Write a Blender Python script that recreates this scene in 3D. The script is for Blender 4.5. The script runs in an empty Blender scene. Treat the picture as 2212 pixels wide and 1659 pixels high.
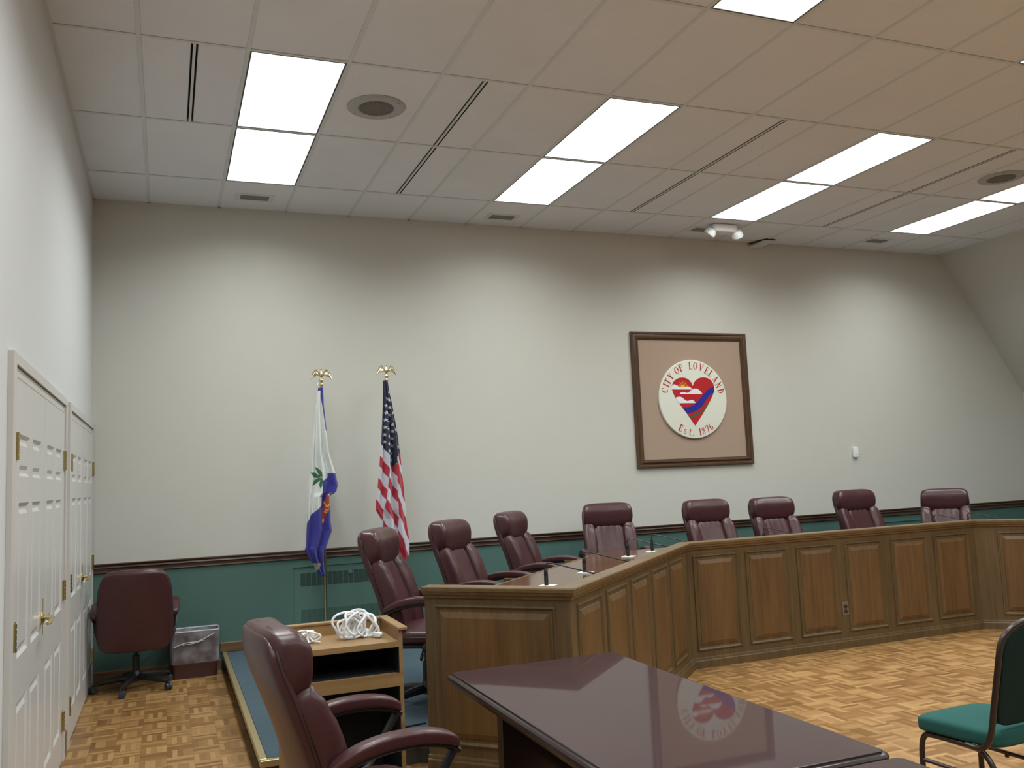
import bpy, math, random
from mathutils import Vector, Matrix
random.seed(7)
PI = math.pi
SC = bpy.context.scene
COL = SC.collection

# ------------------------------------------------------------------ materials
def newmat(name):
    m = bpy.data.materials.new(name); m.use_nodes = True
    nt = m.node_tree
    return m, nt, nt.nodes['Principled BSDF']

def rgb(c): return (c[0], c[1], c[2], 1.0)

def mat(name, col, rough=0.5, metal=0.0, spec=0.5, bump=0.0, bscale=60.0, var=0.0, vscale=4.0, coat=0.0, coatr=0.05):
    m, nt, b = newmat(name)
    b.inputs['Base Color'].default_value = rgb(col)
    b.inputs['Roughness'].default_value = rough
    b.inputs['Metallic'].default_value = metal
    b.inputs['Specular IOR Level'].default_value = spec
    if coat:
        b.inputs['Coat Weight'].default_value = coat
        b.inputs['Coat Roughness'].default_value = coatr
    if bump or var:
        tc = nt.nodes.new('ShaderNodeTexCoord')
    if bump:
        n = nt.nodes.new('ShaderNodeTexNoise'); n.inputs['Scale'].default_value = bscale
        n.inputs['Detail'].default_value = 4
        nt.links.new(tc.outputs['Object'], n.inputs['Vector'])
        bp = nt.nodes.new('ShaderNodeBump'); bp.inputs['Strength'].default_value = bump
        bp.inputs['Distance'].default_value = 0.01
        nt.links.new(n.outputs['Fac'], bp.inputs['Height'])
        nt.links.new(bp.outputs['Normal'], b.inputs['Normal'])
    if var:
        n2 = nt.nodes.new('ShaderNodeTexNoise'); n2.inputs['Scale'].default_value = vscale
        nt.links.new(tc.outputs['Object'], n2.inputs['Vector'])
        mx = nt.nodes.new('ShaderNodeMix'); mx.data_type = 'RGBA'
        mx.inputs['A'].default_value = rgb([c*(1-var) for c in col])
        mx.inputs['B'].default_value = rgb([min(1, c*(1+var)) for c in col])
        nt.links.new(n2.outputs['Fac'], mx.inputs['Factor'])
        nt.links.new(mx.outputs['Result'], b.inputs['Base Color'])
    return m

def wood(name, dark, light, rough=0.4, axis='z', scale=1.0, spec=0.5, blotch=0.35):
    m, nt, b = newmat(name)
    tc = nt.nodes.new('ShaderNodeTexCoord')
    mp = nt.nodes.new('ShaderNodeMapping')
    s = [22*scale, 22*scale, 22*scale]; s['xyz'.index(axis)] = 1.3*scale
    mp.inputs['Scale'].default_value = s
    nt.links.new(tc.outputs['Object'], mp.inputs['Vector'])
    n = nt.nodes.new('ShaderNodeTexNoise'); n.inputs['Scale'].default_value = 1.6
    n.inputs['Detail'].default_value = 6; n.inputs['Roughness'].default_value = 0.6
    nt.links.new(mp.outputs['Vector'], n.inputs['Vector'])
    mp2 = nt.nodes.new('ShaderNodeMapping')
    s2 = [5*scale, 5*scale, 5*scale]; s2['xyz'.index(axis)] = 0.9*scale
    mp2.inputs['Scale'].default_value = s2
    nt.links.new(tc.outputs['Object'], mp2.inputs['Vector'])
    n2 = nt.nodes.new('ShaderNodeTexNoise'); n2.inputs['Scale'].default_value = 1.0
    n2.inputs['Detail'].default_value = 2
    nt.links.new(mp2.outputs['Vector'], n2.inputs['Vector'])
    mixf = nt.nodes.new('ShaderNodeMix'); mixf.data_type = 'FLOAT'
    mixf.inputs[0].default_value = blotch
    nt.links.new(n.outputs['Fac'], mixf.inputs[2]); nt.links.new(n2.outputs['Fac'], mixf.inputs[3])
    r = nt.nodes.new('ShaderNodeValToRGB')
    r.color_ramp.elements[0].position = 0.32; r.color_ramp.elements[0].color = rgb(dark)
    r.color_ramp.elements[1].position = 0.68; r.color_ramp.elements[1].color = rgb(light)
    nt.links.new(mixf.outputs[0], r.inputs['Fac'])
    nt.links.new(r.outputs['Color'], b.inputs['Base Color'])
    b.inputs['Roughness'].default_value = rough
    b.inputs['Specular IOR Level'].default_value = spec
    return m

def leather(name, col):
    m, nt, b = newmat(name)
    tc = nt.nodes.new('ShaderNodeTexCoord')
    v = nt.nodes.new('ShaderNodeTexNoise'); v.inputs['Scale'].default_value = 9; v.inputs['Detail'].default_value = 5
    v.inputs['Distortion'].default_value = 0.8
    nt.links.new(tc.outputs['Object'], v.inputs['Vector'])
    w = nt.nodes.new('ShaderNodeTexVoronoi'); w.inputs['Scale'].default_value = 260
    nt.links.new(tc.outputs['Object'], w.inputs['Vector'])
    b1 = nt.nodes.new('ShaderNodeBump'); b1.inputs['Strength'].default_value = 0.14; b1.inputs['Distance'].default_value = 0.02
    nt.links.new(v.outputs['Fac'], b1.inputs['Height'])
    b2 = nt.nodes.new('ShaderNodeBump'); b2.inputs['Strength'].default_value = 0.05; b2.inputs['Distance'].default_value = 0.002
    nt.links.new(w.outputs['Distance'], b2.inputs['Height'])
    nt.links.new(b1.outputs['Normal'], b2.inputs['Normal'])
    nt.links.new(b2.outputs['Normal'], b.inputs['Normal'])
    mx = nt.nodes.new('ShaderNodeMix'); mx.data_type = 'RGBA'
    mx.inputs['A'].default_value = rgb([c*0.8 for c in col]); mx.inputs['B'].default_value = rgb([c*1.2 for c in col])
    nt.links.new(v.outputs['Fac'], mx.inputs['Factor'])
    nt.links.new(mx.outputs['Result'], b.inputs['Base Color'])
    b.inputs['Roughness'].default_value = 0.33
    b.inputs['Specular IOR Level'].default_value = 0.45
    return m

def parquet(name):
    m, nt, b = newmat(name)
    N, L = nt.nodes.new, nt.links.new
    def math_(op, a, c=None):
        n = N('ShaderNodeMath'); n.operation = op
        for i, q in enumerate((a, c)):
            if q is None: continue
            if isinstance(q, (int, float)): n.inputs[i].default_value = q
            else: L(q, n.inputs[i])
        return n.outputs[0]
    tc = N('ShaderNodeTexCoord'); sp = N('ShaderNodeSeparateXYZ'); L(tc.outputs['Object'], sp.inputs[0])
    s = 1/0.152
    u = math_('MULTIPLY', sp.outputs['X'], s); v = math_('MULTIPLY', sp.outputs['Y'], s)
    cu, cv = math_('FLOOR', u), math_('FLOOR', v)
    fu, fv = math_('FRACT', u), math_('FRACT', v)
    par = math_('MODULO', math_('ABSOLUTE', math_('ADD', cu, cv)), 2)
    # par = 0: slats run along x (index from v) ; par = 1: along y
    sel = N('ShaderNodeMix'); sel.data_type = 'FLOAT'; L(par, sel.inputs[0]); L(fv, sel.inputs[2]); L(fu, sel.inputs[3])
    t5 = math_('MULTIPLY', sel.outputs[0], 5); idx = math_('FLOOR', t5); fr = math_('FRACT', t5)
    cmb = N('ShaderNodeCombineXYZ'); L(cu, cmb.inputs[0]); L(cv, cmb.inputs[1])
    L(math_('ADD', idx, math_('MULTIPLY', par, 10)), cmb.inputs[2])
    wn = N('ShaderNodeTexWhiteNoise'); wn.noise_dimensions = '3D'; L(cmb.outputs[0], wn.inputs['Vector'])
    cmb2 = N('ShaderNodeCombineXYZ'); L(cu, cmb2.inputs[0]); L(cv, cmb2.inputs[1])
    wn2 = N('ShaderNodeTexWhiteNoise'); wn2.noise_dimensions = '3D'; L(cmb2.outputs[0], wn2.inputs['Vector'])
    big = N('ShaderNodeTexNoise'); big.inputs['Scale'].default_value = 1.2; L(tc.outputs['Object'], big.inputs['Vector'])
    f = math_('ADD', math_('MULTIPLY', wn.outputs['Value'], 0.58), math_('MULTIPLY', wn2.outputs['Value'], 0.14))
    f = math_('ADD', math_('ADD', f, 0.03), math_('MULTIPLY', big.outputs['Fac'], 0.25))
    r = N('ShaderNodeValToRGB'); cr = r.color_ramp
    cr.elements[0].position = 0.05; cr.elements[0].color = rgb((0.150, 0.070, 0.023))
    cr.elements[1].position = 0.95; cr.elements[1].color = rgb((0.42, 0.248, 0.100))
    e = cr.elements.new(0.5); e.color = rgb((0.278, 0.144, 0.050))
    L(f, r.inputs['Fac'])
    edge = math_('MINIMUM', math_('MINIMUM', fu, math_('SUBTRACT', 1, fu)), math_('MINIMUM', fv, math_('SUBTRACT', 1, fv)))
    gap = math_('LESS_THAN', edge, 0.012)
    sg = math_('LESS_THAN', math_('MINIMUM', fr, math_('SUBTRACT', 1, fr)), 0.03)
    g = math_('MULTIPLY', math_('MAXIMUM', gap, sg), 0.35)
    mx = N('ShaderNodeMix'); mx.data_type = 'RGBA'
    L(g, mx.inputs['Factor']); L(r.outputs['Color'], mx.inputs['A']); mx.inputs['B'].default_value = rgb((0.10, 0.045, 0.015))
    L(mx.outputs['Result'], b.inputs['Base Color'])
    rr = math_('ADD', 0.30, math_('MULTIPLY', wn.outputs['Value'], 0.16)); L(rr, b.inputs['Roughness'])
    b.inputs['Specular IOR Level'].default_value = 0.4
    return m

def emis(name, col, s):
    m, nt, b = newmat(name)
    b.inputs['Base Color'].default_value = rgb((0.8, 0.8, 0.8))
    b.inputs['Emission Color'].default_value = rgb(col)
    b.inputs['Emission Strength'].default_value = s
    return m

def vcol(name, rough=0.75):
    m, nt, b = newmat(name)
    a = nt.nodes.new('ShaderNodeVertexColor'); a.layer_name = 'Col'
    nt.links.new(a.outputs['Color'], b.inputs['Base Color'])
    b.inputs['Roughness'].default_value = rough
    b.inputs['Sheen Weight'].default_value = 0.15
    return m

M = {}
M['wall'] = mat('beige_paint', (0.56, 0.55, 0.505), 0.7, spec=0.25, bump=0.05, bscale=180, var=0.02)
M['wall_left'] = mat('pale_paint', (0.62, 0.625, 0.625), 0.6, spec=0.3, bump=0.05, bscale=180)
M['green'] = mat('green_paint', (0.075, 0.150, 0.130), 0.55, spec=0.35, bump=0.04, bscale=150)
M['green_dark'] = mat('green_shade_metal', (0.020, 0.048, 0.042), 0.6)
M['tile'] = mat('ceiling_tile', (0.77, 0.79, 0.835), 0.9, spec=0.1, bump=0.35, bscale=140, var=0.05, vscale=2.0)
M['tbar'] = mat('ceiling_grid_paint', (0.64, 0.67, 0.68), 0.6)
M['void'] = mat('plenum_dark', (0.012, 0.011, 0.010), 0.9)
M['darkrim'] = mat('fixture_rim', (0.05, 0.05, 0.055), 0.5)
M['glow'] = emis('diffuser_glow', (0.97, 1.0, 0.99), 2.2)
M['oak'] = wood('oak_frame', (0.070, 0.042, 0.016), (0.142, 0.088, 0.038), 0.42)
M['oak_panel'] = wood('oak_panel_field', (0.082, 0.042, 0.014), (0.168, 0.086, 0.031), 0.42)
M['oak_cap'] = wood('oak_cap', (0.110, 0.066, 0.028), (0.190, 0.120, 0.058), 0.32, axis='x', scale=0.7)
M['oak_worn'] = mat('worn_oak_edge', (0.36, 0.27, 0.16), 0.5)
M['worktop'] = wood('worktop_veneer', (0.085, 0.036, 0.016), (0.14, 0.062, 0.028), 0.14, axis='x', scale=0.6, spec=0.8)
M['cart'] = wood('cart_oak', (0.20, 0.112, 0.043), (0.33, 0.20, 0.085), 0.42, axis='x', scale=0.8)
M['black'] = mat('black_plastic', (0.010, 0.010, 0.012), 0.42)
M['blackin'] = mat('cart_interior_black', (0.006, 0.006, 0.008), 0.7)
M['trim'] = wood('dark_trim', (0.040, 0.019, 0.010), (0.075, 0.036, 0.019), 0.28, axis='x')
M['frame'] = wood('picture_frame_wood', (0.058, 0.027, 0.013), (0.105, 0.053, 0.027), 0.35, scale=1.2)
M['basewood'] = wood('base_wood', (0.115, 0.060, 0.026), (0.19, 0.105, 0.05), 0.45, axis='x')
M['door'] = mat('door_paint', (0.57, 0.555, 0.54), 0.32, spec=0.5)
M['casing'] = mat('casing_paint', (0.56, 0.535, 0.51), 0.4)
M['brass'] = mat('polished_brass', (0.58, 0.49, 0.23), 0.26, 1.0)
M['gold'] = mat('pale_gold', (0.74, 0.66, 0.42), 0.25, 1.0)
M['nosing'] = mat('brass_nosing', (0.55, 0.44, 0.24), 0.38, 0.75)
M['riser'] = mat('dark_riser', (0.035, 0.030, 0.022), 0.6)
M['carpet'] = mat('grey_blue_carpet', (0.105, 0.152, 0.185), 0.95, spec=0.1, bump=0.9, bscale=420, var=0.25, vscale=150)
M['leather'] = leather('burgundy_leather', (0.056, 0.0175, 0.0195))
M['seam'] = mat('leather_seam', (0.035, 0.009, 0.011), 0.5)
M['chrome'] = mat('dark_steel', (0.10, 0.10, 0.11), 0.3, 0.9)
M['caster'] = mat('caster_grey', (0.035, 0.042, 0.050), 0.4)
M['mahog'] = mat('mahogany_laminate', (0.036, 0.0125, 0.0145), 0.45, spec=0.1, var=0.12, vscale=5, coat=0.58, coatr=0.03)
M['mahog_edge'] = mat('dark_table_edge', (0.022, 0.012, 0.013), 0.22, spec=0.6)
M['mat_board'] = mat('tan_mat_board', (0.385, 0.280, 0.215), 0.85, spec=0.2, bump=0.05, bscale=300)
M['disc'] = mat('ivory_disc', (0.70, 0.71, 0.62), 0.4)
M['red'] = mat('seal_red', (0.44, 0.014, 0.018), 0.5, spec=0.3)
M['blue'] = mat('seal_blue', (0.022, 0.022, 0.27), 0.5, spec=0.3)
M['sgreen'] = mat('seal_green', (0.03, 0.11, 0.045), 0.45)
M['yellow'] = mat('seal_yellow', (0.75, 0.46, 0.03), 0.45)
M['white'] = mat('white_plastic', (0.78, 0.79, 0.80), 0.35)
M['sealwhite'] = mat('seal_white', (0.76, 0.78, 0.80), 0.45)
M['cloud'] = mat('bin_liner', (0.55, 0.55, 0.60), 0.3)
M['binmat'] = mat('bin_maroon', (0.055, 0.018, 0.015), 0.5)
M['grille'] = mat('speaker_grille', (0.40, 0.40, 0.40), 0.5)
M['grille_dark'] = mat('speaker_mesh', (0.24, 0.24, 0.24), 0.6)
M['vent_grey'] = mat('vent_grey', (0.30, 0.30, 0.275), 0.6)
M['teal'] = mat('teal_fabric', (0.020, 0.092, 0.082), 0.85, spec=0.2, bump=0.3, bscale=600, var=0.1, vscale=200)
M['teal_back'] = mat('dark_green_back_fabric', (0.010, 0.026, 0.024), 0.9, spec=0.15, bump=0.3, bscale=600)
M['bronze'] = mat('bronze_tube', (0.055, 0.040, 0.038), 0.3, 0.6)
M['outlet'] = mat('outlet_brown', (0.16, 0.115, 0.07), 0.5)
M['outlet_dark'] = mat('outlet_dark', (0.025, 0.014, 0.010), 0.5)
M['cloth'] = vcol('flag_cloth')
M['floor'] = parquet('parquet')

# translucent liner
def liner_mat():
    m, nt, b = newmat('clear_liner')
    b.inputs['Base Color'].default_value = rgb((0.62, 0.62, 0.68)); b.inputs['Roughness'].default_value = 0.25
    n = nt.nodes.new('ShaderNodeTexNoise'); n.inputs['Scale'].default_value = 9; n.inputs['Detail'].default_value = 3
    tc = nt.nodes.new('ShaderNodeTexCoord'); nt.links.new(tc.outputs['Object'], n.inputs['Vector'])
    r = nt.nodes.new('ShaderNodeMapRange'); r.inputs[1].default_value = 0.35; r.inputs[2].default_value = 0.75
    r.inputs[3].default_value = 0.10; r.inputs[4].default_value = 0.40
    nt.links.new(n.outputs['Fac'], r.inputs[0]); nt.links.new(r.outputs[0], b.inputs['Alpha'])
    return m
M['liner'] = liner_mat()

# ------------------------------------------------------------------ mesh building
class MB:
    def __init__(s): s.v = []; s.f = []; s.m = []
    def add(s, vs, fs, mi=0, T=None):
        o = len(s.v)
        for p in vs:
            p = Vector(p)
            if T is not None: p = T @ p
            s.v.append(p)
        for f in fs: s.f.append([i+o for i in f]); s.m.append(mi)
        return s
    def box(s, x0, x1, y0, y1, z0, z1, mi=0, T=None):
        vs = [(x0,y0,z0),(x1,y0,z0),(x1,y1,z0),(x0,y1,z0),(x0,y0,z1),(x1,y0,z1),(x1,y1,z1),(x0,y1,z1)]
        fs = [(0,3,2,1),(4,5,6,7),(0,1,5,4),(1,2,6,5),(2,3,7,6),(3,0,4,7)]
        return s.add(vs, fs, mi, T)
    def prism(s, poly, z0, z1, mi=0, T=None):
        n = len(poly)
        a = sum(poly[i][0]*poly[(i+1)%n][1]-poly[(i+1)%n][0]*poly[i][1] for i in range(n))
        if a < 0: poly = poly[::-1]
        vs = [(p[0],p[1],z0) for p in poly]+[(p[0],p[1],z1) for p in poly]
        fs = [tuple(range(n))[::-1], tuple(range(n,2*n))]+[(i,(i+1)%n,n+(i+1)%n,n+i) for i in range(n)]
        return s.add(vs, fs, mi, T)
    def tube(s, pts, r, seg=8, mi=0, closed=False, T=None, flat=1.0, up=None):
        pts = [Vector(p) for p in pts]; n = len(pts)
        rs = r if isinstance(r, (list, tuple)) else [r]*n
        vs = []; fs = []; nrm = None
        for i, p in enumerate(pts):
            if closed: t = pts[(i+1)%n]-pts[(i-1)%n]
            else: t = pts[min(i+1,n-1)]-pts[max(i-1,0)]
            if t.length < 1e-9: t = Vector((0,0,1))
            t.normalize()
            if up is not None:
                nrm = Vector(up)-t*t.dot(Vector(up))
            elif nrm is None:
                nrm = Vector((0,0,1)) if abs(t.z) < 0.9 else Vector((1,0,0))
                nrm = nrm-t*t.dot(nrm)
            else:
                nrm = nrm-t*t.dot(nrm)
            if nrm.length < 1e-6: nrm = t.orthogonal()
            nrm.normalize(); bn = t.cross(nrm)
            for k in range(seg):
                a = 2*PI*(k+0.5)/seg
                vs.append(p+nrm*math.cos(a)*rs[i]*flat+bn*math.sin(a)*rs[i])
        for i in range(n if closed else n-1):
            j = (i+1)%n
            for k in range(seg):
                k2 = (k+1)%seg
                fs.append((i*seg+k, i*seg+k2, j*seg+k2, j*seg+k))
        if not closed:
            fs.append(tuple(range(seg))[::-1]); fs.append(tuple((n-1)*seg+k for k in range(seg)))
        return s.add(vs, fs, mi, T)
    def lathe(s, prof, seg=24, mi=0, T=None):
        vs = []; fs = []; n = len(prof)
        for r, z in prof:
            for k in range(seg):
                a = 2*PI*k/seg; vs.append((r*math.cos(a), r*math.sin(a), z))
        for i in range(n-1):
            for k in range(seg):
                k2 = (k+1)%seg; fs.append((i*seg+k, i*seg+k2, (i+1)*seg+k2, (i+1)*seg+k))
        fs.append(tuple(range(seg))[::-1]); fs.append(tuple((n-1)*seg+k for k in range(seg)))
        return s.add(vs, fs, mi, T)
    def pillow(s, hx, hy, hz, p=5.0, n=10, fn=None, mi=0, T=None):
        """superquadric cushion, fn maps (x,y,z) in metres to a point"""
        idx = {}; vs = []; fs = []
        def vert(i, j, k):
            key = (i, j, k)
            if key in idx: return idx[key]
            q = [math.sin((2*a/n-1)*PI/2*0.98)/math.sin(PI/2*0.98) for a in key]
            L = sum(abs(a)**p for a in q)**(1/p)
            x, y, z = q[0]/L*hx, q[1]/L*hy, q[2]/L*hz
            vs.append(fn(x, y, z) if fn else (x, y, z)); idx[key] = len(vs)-1
            return idx[key]
        for a in range(n):
            for b in range(n):
                for d, flip in ((0, True), (n, False)):
                    for ax in range(3):
                        c = []
                        for (e, g) in ((a,b),(a+1,b),(a+1,b+1),(a,b+1)):
                            k = [0,0,0]; k[ax] = d; k[(ax+1)%3] = e; k[(ax+2)%3] = g
                            c.append(vert(*k))
                        if flip: c = c[::-1]
                        fs.append(tuple(c))
        return s.add(vs, fs, mi, T)
    def sweep(s, path, prof, mi=0, closed=False):
        """path: list of xy points; prof: list of (outward offset, z); outward = right side of travel; mitred"""
        n = len(path); vs = []; fs = []; P = [Vector((p[0], p[1])) for p in path]; k = len(prof)
        for i in range(n):
            def nr(a, b):
                d = (b-a).normalized(); return Vector((d.y, -d.x))
            if closed or 0 < i < n-1:
                n1, n2 = nr(P[(i-1)%n], P[i]), nr(P[i], P[(i+1)%n])
                m = (n1+n2); m = m/(m.length_squared)*2
                m = m*0.5*2 if False else m
                m = (n1+n2)/(1+n1.dot(n2))
            elif i == 0: m = nr(P[0], P[1])
            else: m = nr(P[-2], P[-1])
            for o, z in prof: vs.append((P[i].x+m.x*o, P[i].y+m.y*o, z))
        for i in range(n if closed else n-1):
            j = (i+1)%n
            for a in range(k):
                b = (a+1)%k
                fs.append((i*k+a, j*k+a, j*k+b, i*k+b))
        if not closed:
            fs.append(tuple(range(k))); fs.append(tuple((n-1)*k+a for a in range(k))[::-1])
        return s.add(vs, fs, mi)
    def build(s, name, mats, parent=None, smooth=False, angle=40, loc=None, recalc=False, bevel=0):
        me = bpy.data.meshes.new(name)
        me.from_pydata([tuple(v) for v in s.v], [], s.f)
        if not isinstance(mats, (list, tuple)): mats = [mats]
        for m in mats: me.materials.append(M[m] if isinstance(m, str) else m)
        me.polygons.foreach_set('material_index', s.m)
        if recalc:
            import bmesh
            bm = bmesh.new(); bm.from_mesh(me); bmesh.ops.recalc_face_normals(bm, faces=bm.faces); bm.to_mesh(me); bm.free()
        if smooth:
            me.polygons.foreach_set('use_smooth', [True]*len(me.polygons))
            try: me.set_sharp_from_angle(angle=math.radians(angle))
            except Exception: pass
        me.update()
        o = bpy.data.objects.new(name, me); COL.objects.link(o)
        if parent is not None: o.parent = parent
        if loc is not None: o.location = loc
        if bevel:
            b = o.modifiers.new('bevel', 'BEVEL'); b.width = bevel; b.segments = 2; b.limit_method = 'ANGLE'; b.angle_limit = math.radians(50)
        return o

def tag(o, label, cat, group=None, kind=None):
    o['label'] = label; o['category'] = cat
    if group: o['group'] = group
    if kind: o['kind'] = kind
    return o
def thing(name, label, cat, loc=(0,0,0), rz=0.0, group=None, kind=None):
    o = bpy.data.objects.new(name, None); COL.objects.link(o)
    o.empty_display_size = 0.1
    o.location = loc; o.rotation_euler = (0, 0, rz)
    return tag(o, label, cat, group, kind)
def struct(o, label, cat):
    return tag(o, label, cat, None, 'structure')
def copy_tree(o, parent=None):
    c = o.copy(); COL.objects.link(c)
    if parent is not None: c.parent = parent
    for ch in list(o.children): copy_tree(ch, c)
    return c
def smooth_path(pts, n=6, closed=False):
    P = [Vector(p) for p in pts]; out = []; m = len(P)
    rng = range(m) if closed else range(m-1)
    for i in rng:
        if closed: a, b, c, d = P[(i-1)%m], P[i], P[(i+1)%m], P[(i+2)%m]
        else: a, b, c, d = P[max(i-1,0)], P[i], P[i+1], P[min(i+2,m-1)]
        for k in range(n):
            t = k/n
            out.append(0.5*((2*b)+(c-a)*t+(2*a-5*b+4*c-d)*t*t+(3*b-a-3*c+d)*t**3))
    if not closed: out.append(P[-1])
    return out

# ------------------------------------------------------------------ room shell
XL, YB, ZC = -0.605, 8.50, 4.22
XR, ZK = 10.68, 2.41           # knee wall and where the slope starts
XS = 9.40                      # slope meets the ceiling
YF = -5.0
DZ = 0.15                      # dais height
C1 = -0.141; S = 0.6096
def colx(k): return C1+(k-1)*S
R1 = YB-0.772; RS = 1.2205
def rowy(r): return R1-(r-1)*RS

mb = MB(); mb.box(XL-0.2, XR+0.2, YF-0.2, YB+0.2, -0.1, 0.0)
struct(mb.build('floor', 'floor'), 'honey brown finger parquet floor of alternating slat squares', 'floor')

RAIL0, RAIL1 = 0.914, 0.997
mb = MB()
mb.add([(XL,YB,0.96),(XR,YB,0.96),(XR,YB,ZK),(XS,YB,ZC),(XL,YB,ZC)], [(0,4,3,2,1)], 0)
mb.add([(XL,YB,0),(XR,YB,0),(XR,YB,0.96),(XL,YB,0.96)], [(0,3,2,1)], 1)
mb.add([(XL,YB+.12,0),(XR,YB+.12,0),(XR,YB+.12,ZK),(XS,YB+.12,ZC),(XL,YB+.12,ZC)], [(0,1,2,3,4)], 0)
struct(mb.build('wall_back', ['wall', 'green']), 'long beige back wall with green wainscot below the dark rail', 'wall')
mb = MB(); mb.box(XL-0.12, XL, YF, YB+.12, 0, ZC+.1)
struct(mb.build('wall_left', 'wall_left'), 'pale cream side wall holding the white panelled doors', 'wall')
mb = MB()
mb.add([(XR,YF,0.96),(XR,YB,0.96),(XR,YB,ZK),(XR,YF,ZK)], [(0,1,2,3)], 0)
mb.add([(XR,YF,0),(XR,YB,0),(XR,YB,0.96),(XR,YF,0.96)], [(0,1,2,3)], 1)
mb.add([(XR,YF,ZK),(XR,YB,ZK),(XS,YB,ZC),(XS,YF,ZC)], [(0,1,2,3)], 0)
mb.add([(XR+.12,YF,0),(XR+.12,YB,0),(XR+.12,YB,ZK),(XS+.15,YB,ZC+.05),(XS+.15,YF,ZC+.05),(XR+.12,YF,ZK)], [(0,5,2,1),(5,4,3,2)], 0)
struct(mb.build('wall_right', ['wall', 'green']), 'beige right wall whose upper part slopes in to the ceiling', 'wall')
mb = MB(); mb.box(XL-.1, XR+.1, YF-.12, YF, 0, ZC+.1)
struct(mb.build('wall_front', 'wall'), 'plain beige wall at the far end of the room opposite the desk', 'wall')

# lights, slots
light_cells = {}
for k in (2, 6, 10, 14):
    for r in (1, 2, 4, 5, 7, 8):
        light_cells[(k, r)] = 1        # cell between columns k,k+1 and rows r,r+1
slot_cells = {(1,2), (4,1), (4,2), (8,1), (8,2), (12,1), (12,2)}

cm = MB()
TB = 0.012     # half bar
NR = 11
cols = [k for k in range(0, 18)]
def cell(k, r):
    x0 = XL if k == 0 else colx(k); x1 = colx(k+1)
    if x1 > XS: x1 = XS
    y1 = YB if r == 0 else rowy(r); y0 = max(rowy(r+1), YF)
    return x0, x1, y0, y1
for k in range(0, 17):
    for r in range(0, NR):
        x0, x1, y0, y1 = cell(k, r)
        if x1-x0 < 0.02 or y1-y0 < 0.02: continue
        if (k, r) in light_cells: continue
        gx, gy = 0.0125, 0.0165
        if (k, r) in slot_cells:
            xm = (x0+x1)/2
            cm.box(x0+gx, xm-0.021, y0+gy, y1-gy, ZC+0.004, ZC+0.02, 0)
            cm.box(xm+0.021, x1-gx, y0+gy, y1-gy, ZC+0.004, ZC+0.02, 0)
        else:
            cm.box(x0+gx, x1-gx, y0+gy, y1-gy, ZC+0.004, ZC+0.02, 0)
for k in range(1, 17):
    x = colx(k)
    if x < XS-0.01: cm.box(x-TB, x+TB, YF, YB, ZC, ZC+0.03, 1)
for r in range(1, NR+1):
    y = rowy(r)
    if y > YF: cm.box(XL, XS, y-TB, y+TB, ZC+0.0005, ZC+0.03, 1)
cm.box(XL, XL+0.02, YF, YB, ZC, ZC+0.03, 1); cm.box(XL, XS, YB-0.02, YB, ZC, ZC+0.03, 1)
cm.box(XS-0.02, XS, YF, YB, ZC, ZC+0.03, 1)
cm.box(XL-0.1, XR+0.1, YF-0.1, YB+0.12, ZC+0.12, ZC+0.16, 2)
struct(cm.build('ceiling', ['tile', 'tbar', 'void']), 'suspended ceiling of pale two by four foot tiles in a grid', 'ceiling')

# ceiling lights
LAMP_W, LAMP_SPREAD = 25.0, 148.0
names = {(2,1): 'leftmost ceiling light panel, the one nearer the back wall of its pair',
 (2,2): 'leftmost large ceiling light panel, farther from the back wall, beside the round speaker',
 (6,1): 'second pair of ceiling lights from the left, panel nearer the back wall',
 (6,2): 'second pair of ceiling lights from the left, panel farther from the back wall',
 (10,1): 'third pair from the left, ceiling light panel above the twin emergency heads',
 (10,2): 'third pair from the left, long ceiling light panel farther from back wall',
 (14,1): 'rightmost ceiling light panel nearest the back wall and sloped wall',
 (14,2): 'ceiling light panel cut by the right edge beside the right round speaker',
 (6,4): 'ceiling light panel cut by the top edge of the picture',
 (10,4): 'ceiling light panel of which a sliver shows at upper right edge'}
for (k, r) in sorted(light_cells):
    x0, x1, y0, y1 = cell(k, r)
    if y1-y0 < 1.0: continue
    t = thing('ceiling_light', names.get((k, r), 'white ceiling light panel outside the picture, over the viewpoint or behind it'), 'ceiling light', ((x0+x1)/2, (y0+y1)/2, ZC), 0, 'recessed ceiling light panels')
    hx, hy = (x1-x0)/2-0.013, (y1-y0)/2-0.013
    f = MB()
    w = 0.010
    f.box(-hx, -hx+w, -hy, hy, 0.0005, 0.06); f.box(hx-w, hx, -hy, hy, 0.0005, 0.06)
    f.box(-hx+w, hx-w, -hy, -hy+w, 0.0005, 0.06); f.box(-hx+w, hx-w, hy-w, hy, 0.0005, 0.06)
    f.build('light_frame', 'darkrim', t)
    d = MB(); d.box(-hx+w, hx-w, -hy+w, hy-w, 0.004, 0.012); d.build('diffuser', 'glow', t)
    la = bpy.data.lights.new('lamp', 'AREA'); la.shape = 'RECTANGLE'; la.size = 2*(hx-w); la.size_y = 2*(hy-w)
    la.energy = LAMP_W; la.color = (0.93, 1.0, 0.985); la.spread = math.radians(LAMP_SPREAD)
    lo = bpy.data.objects.new('lamp', la); COL.objects.link(lo); lo.parent = t; lo.location = (0, 0, 0.002)

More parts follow.
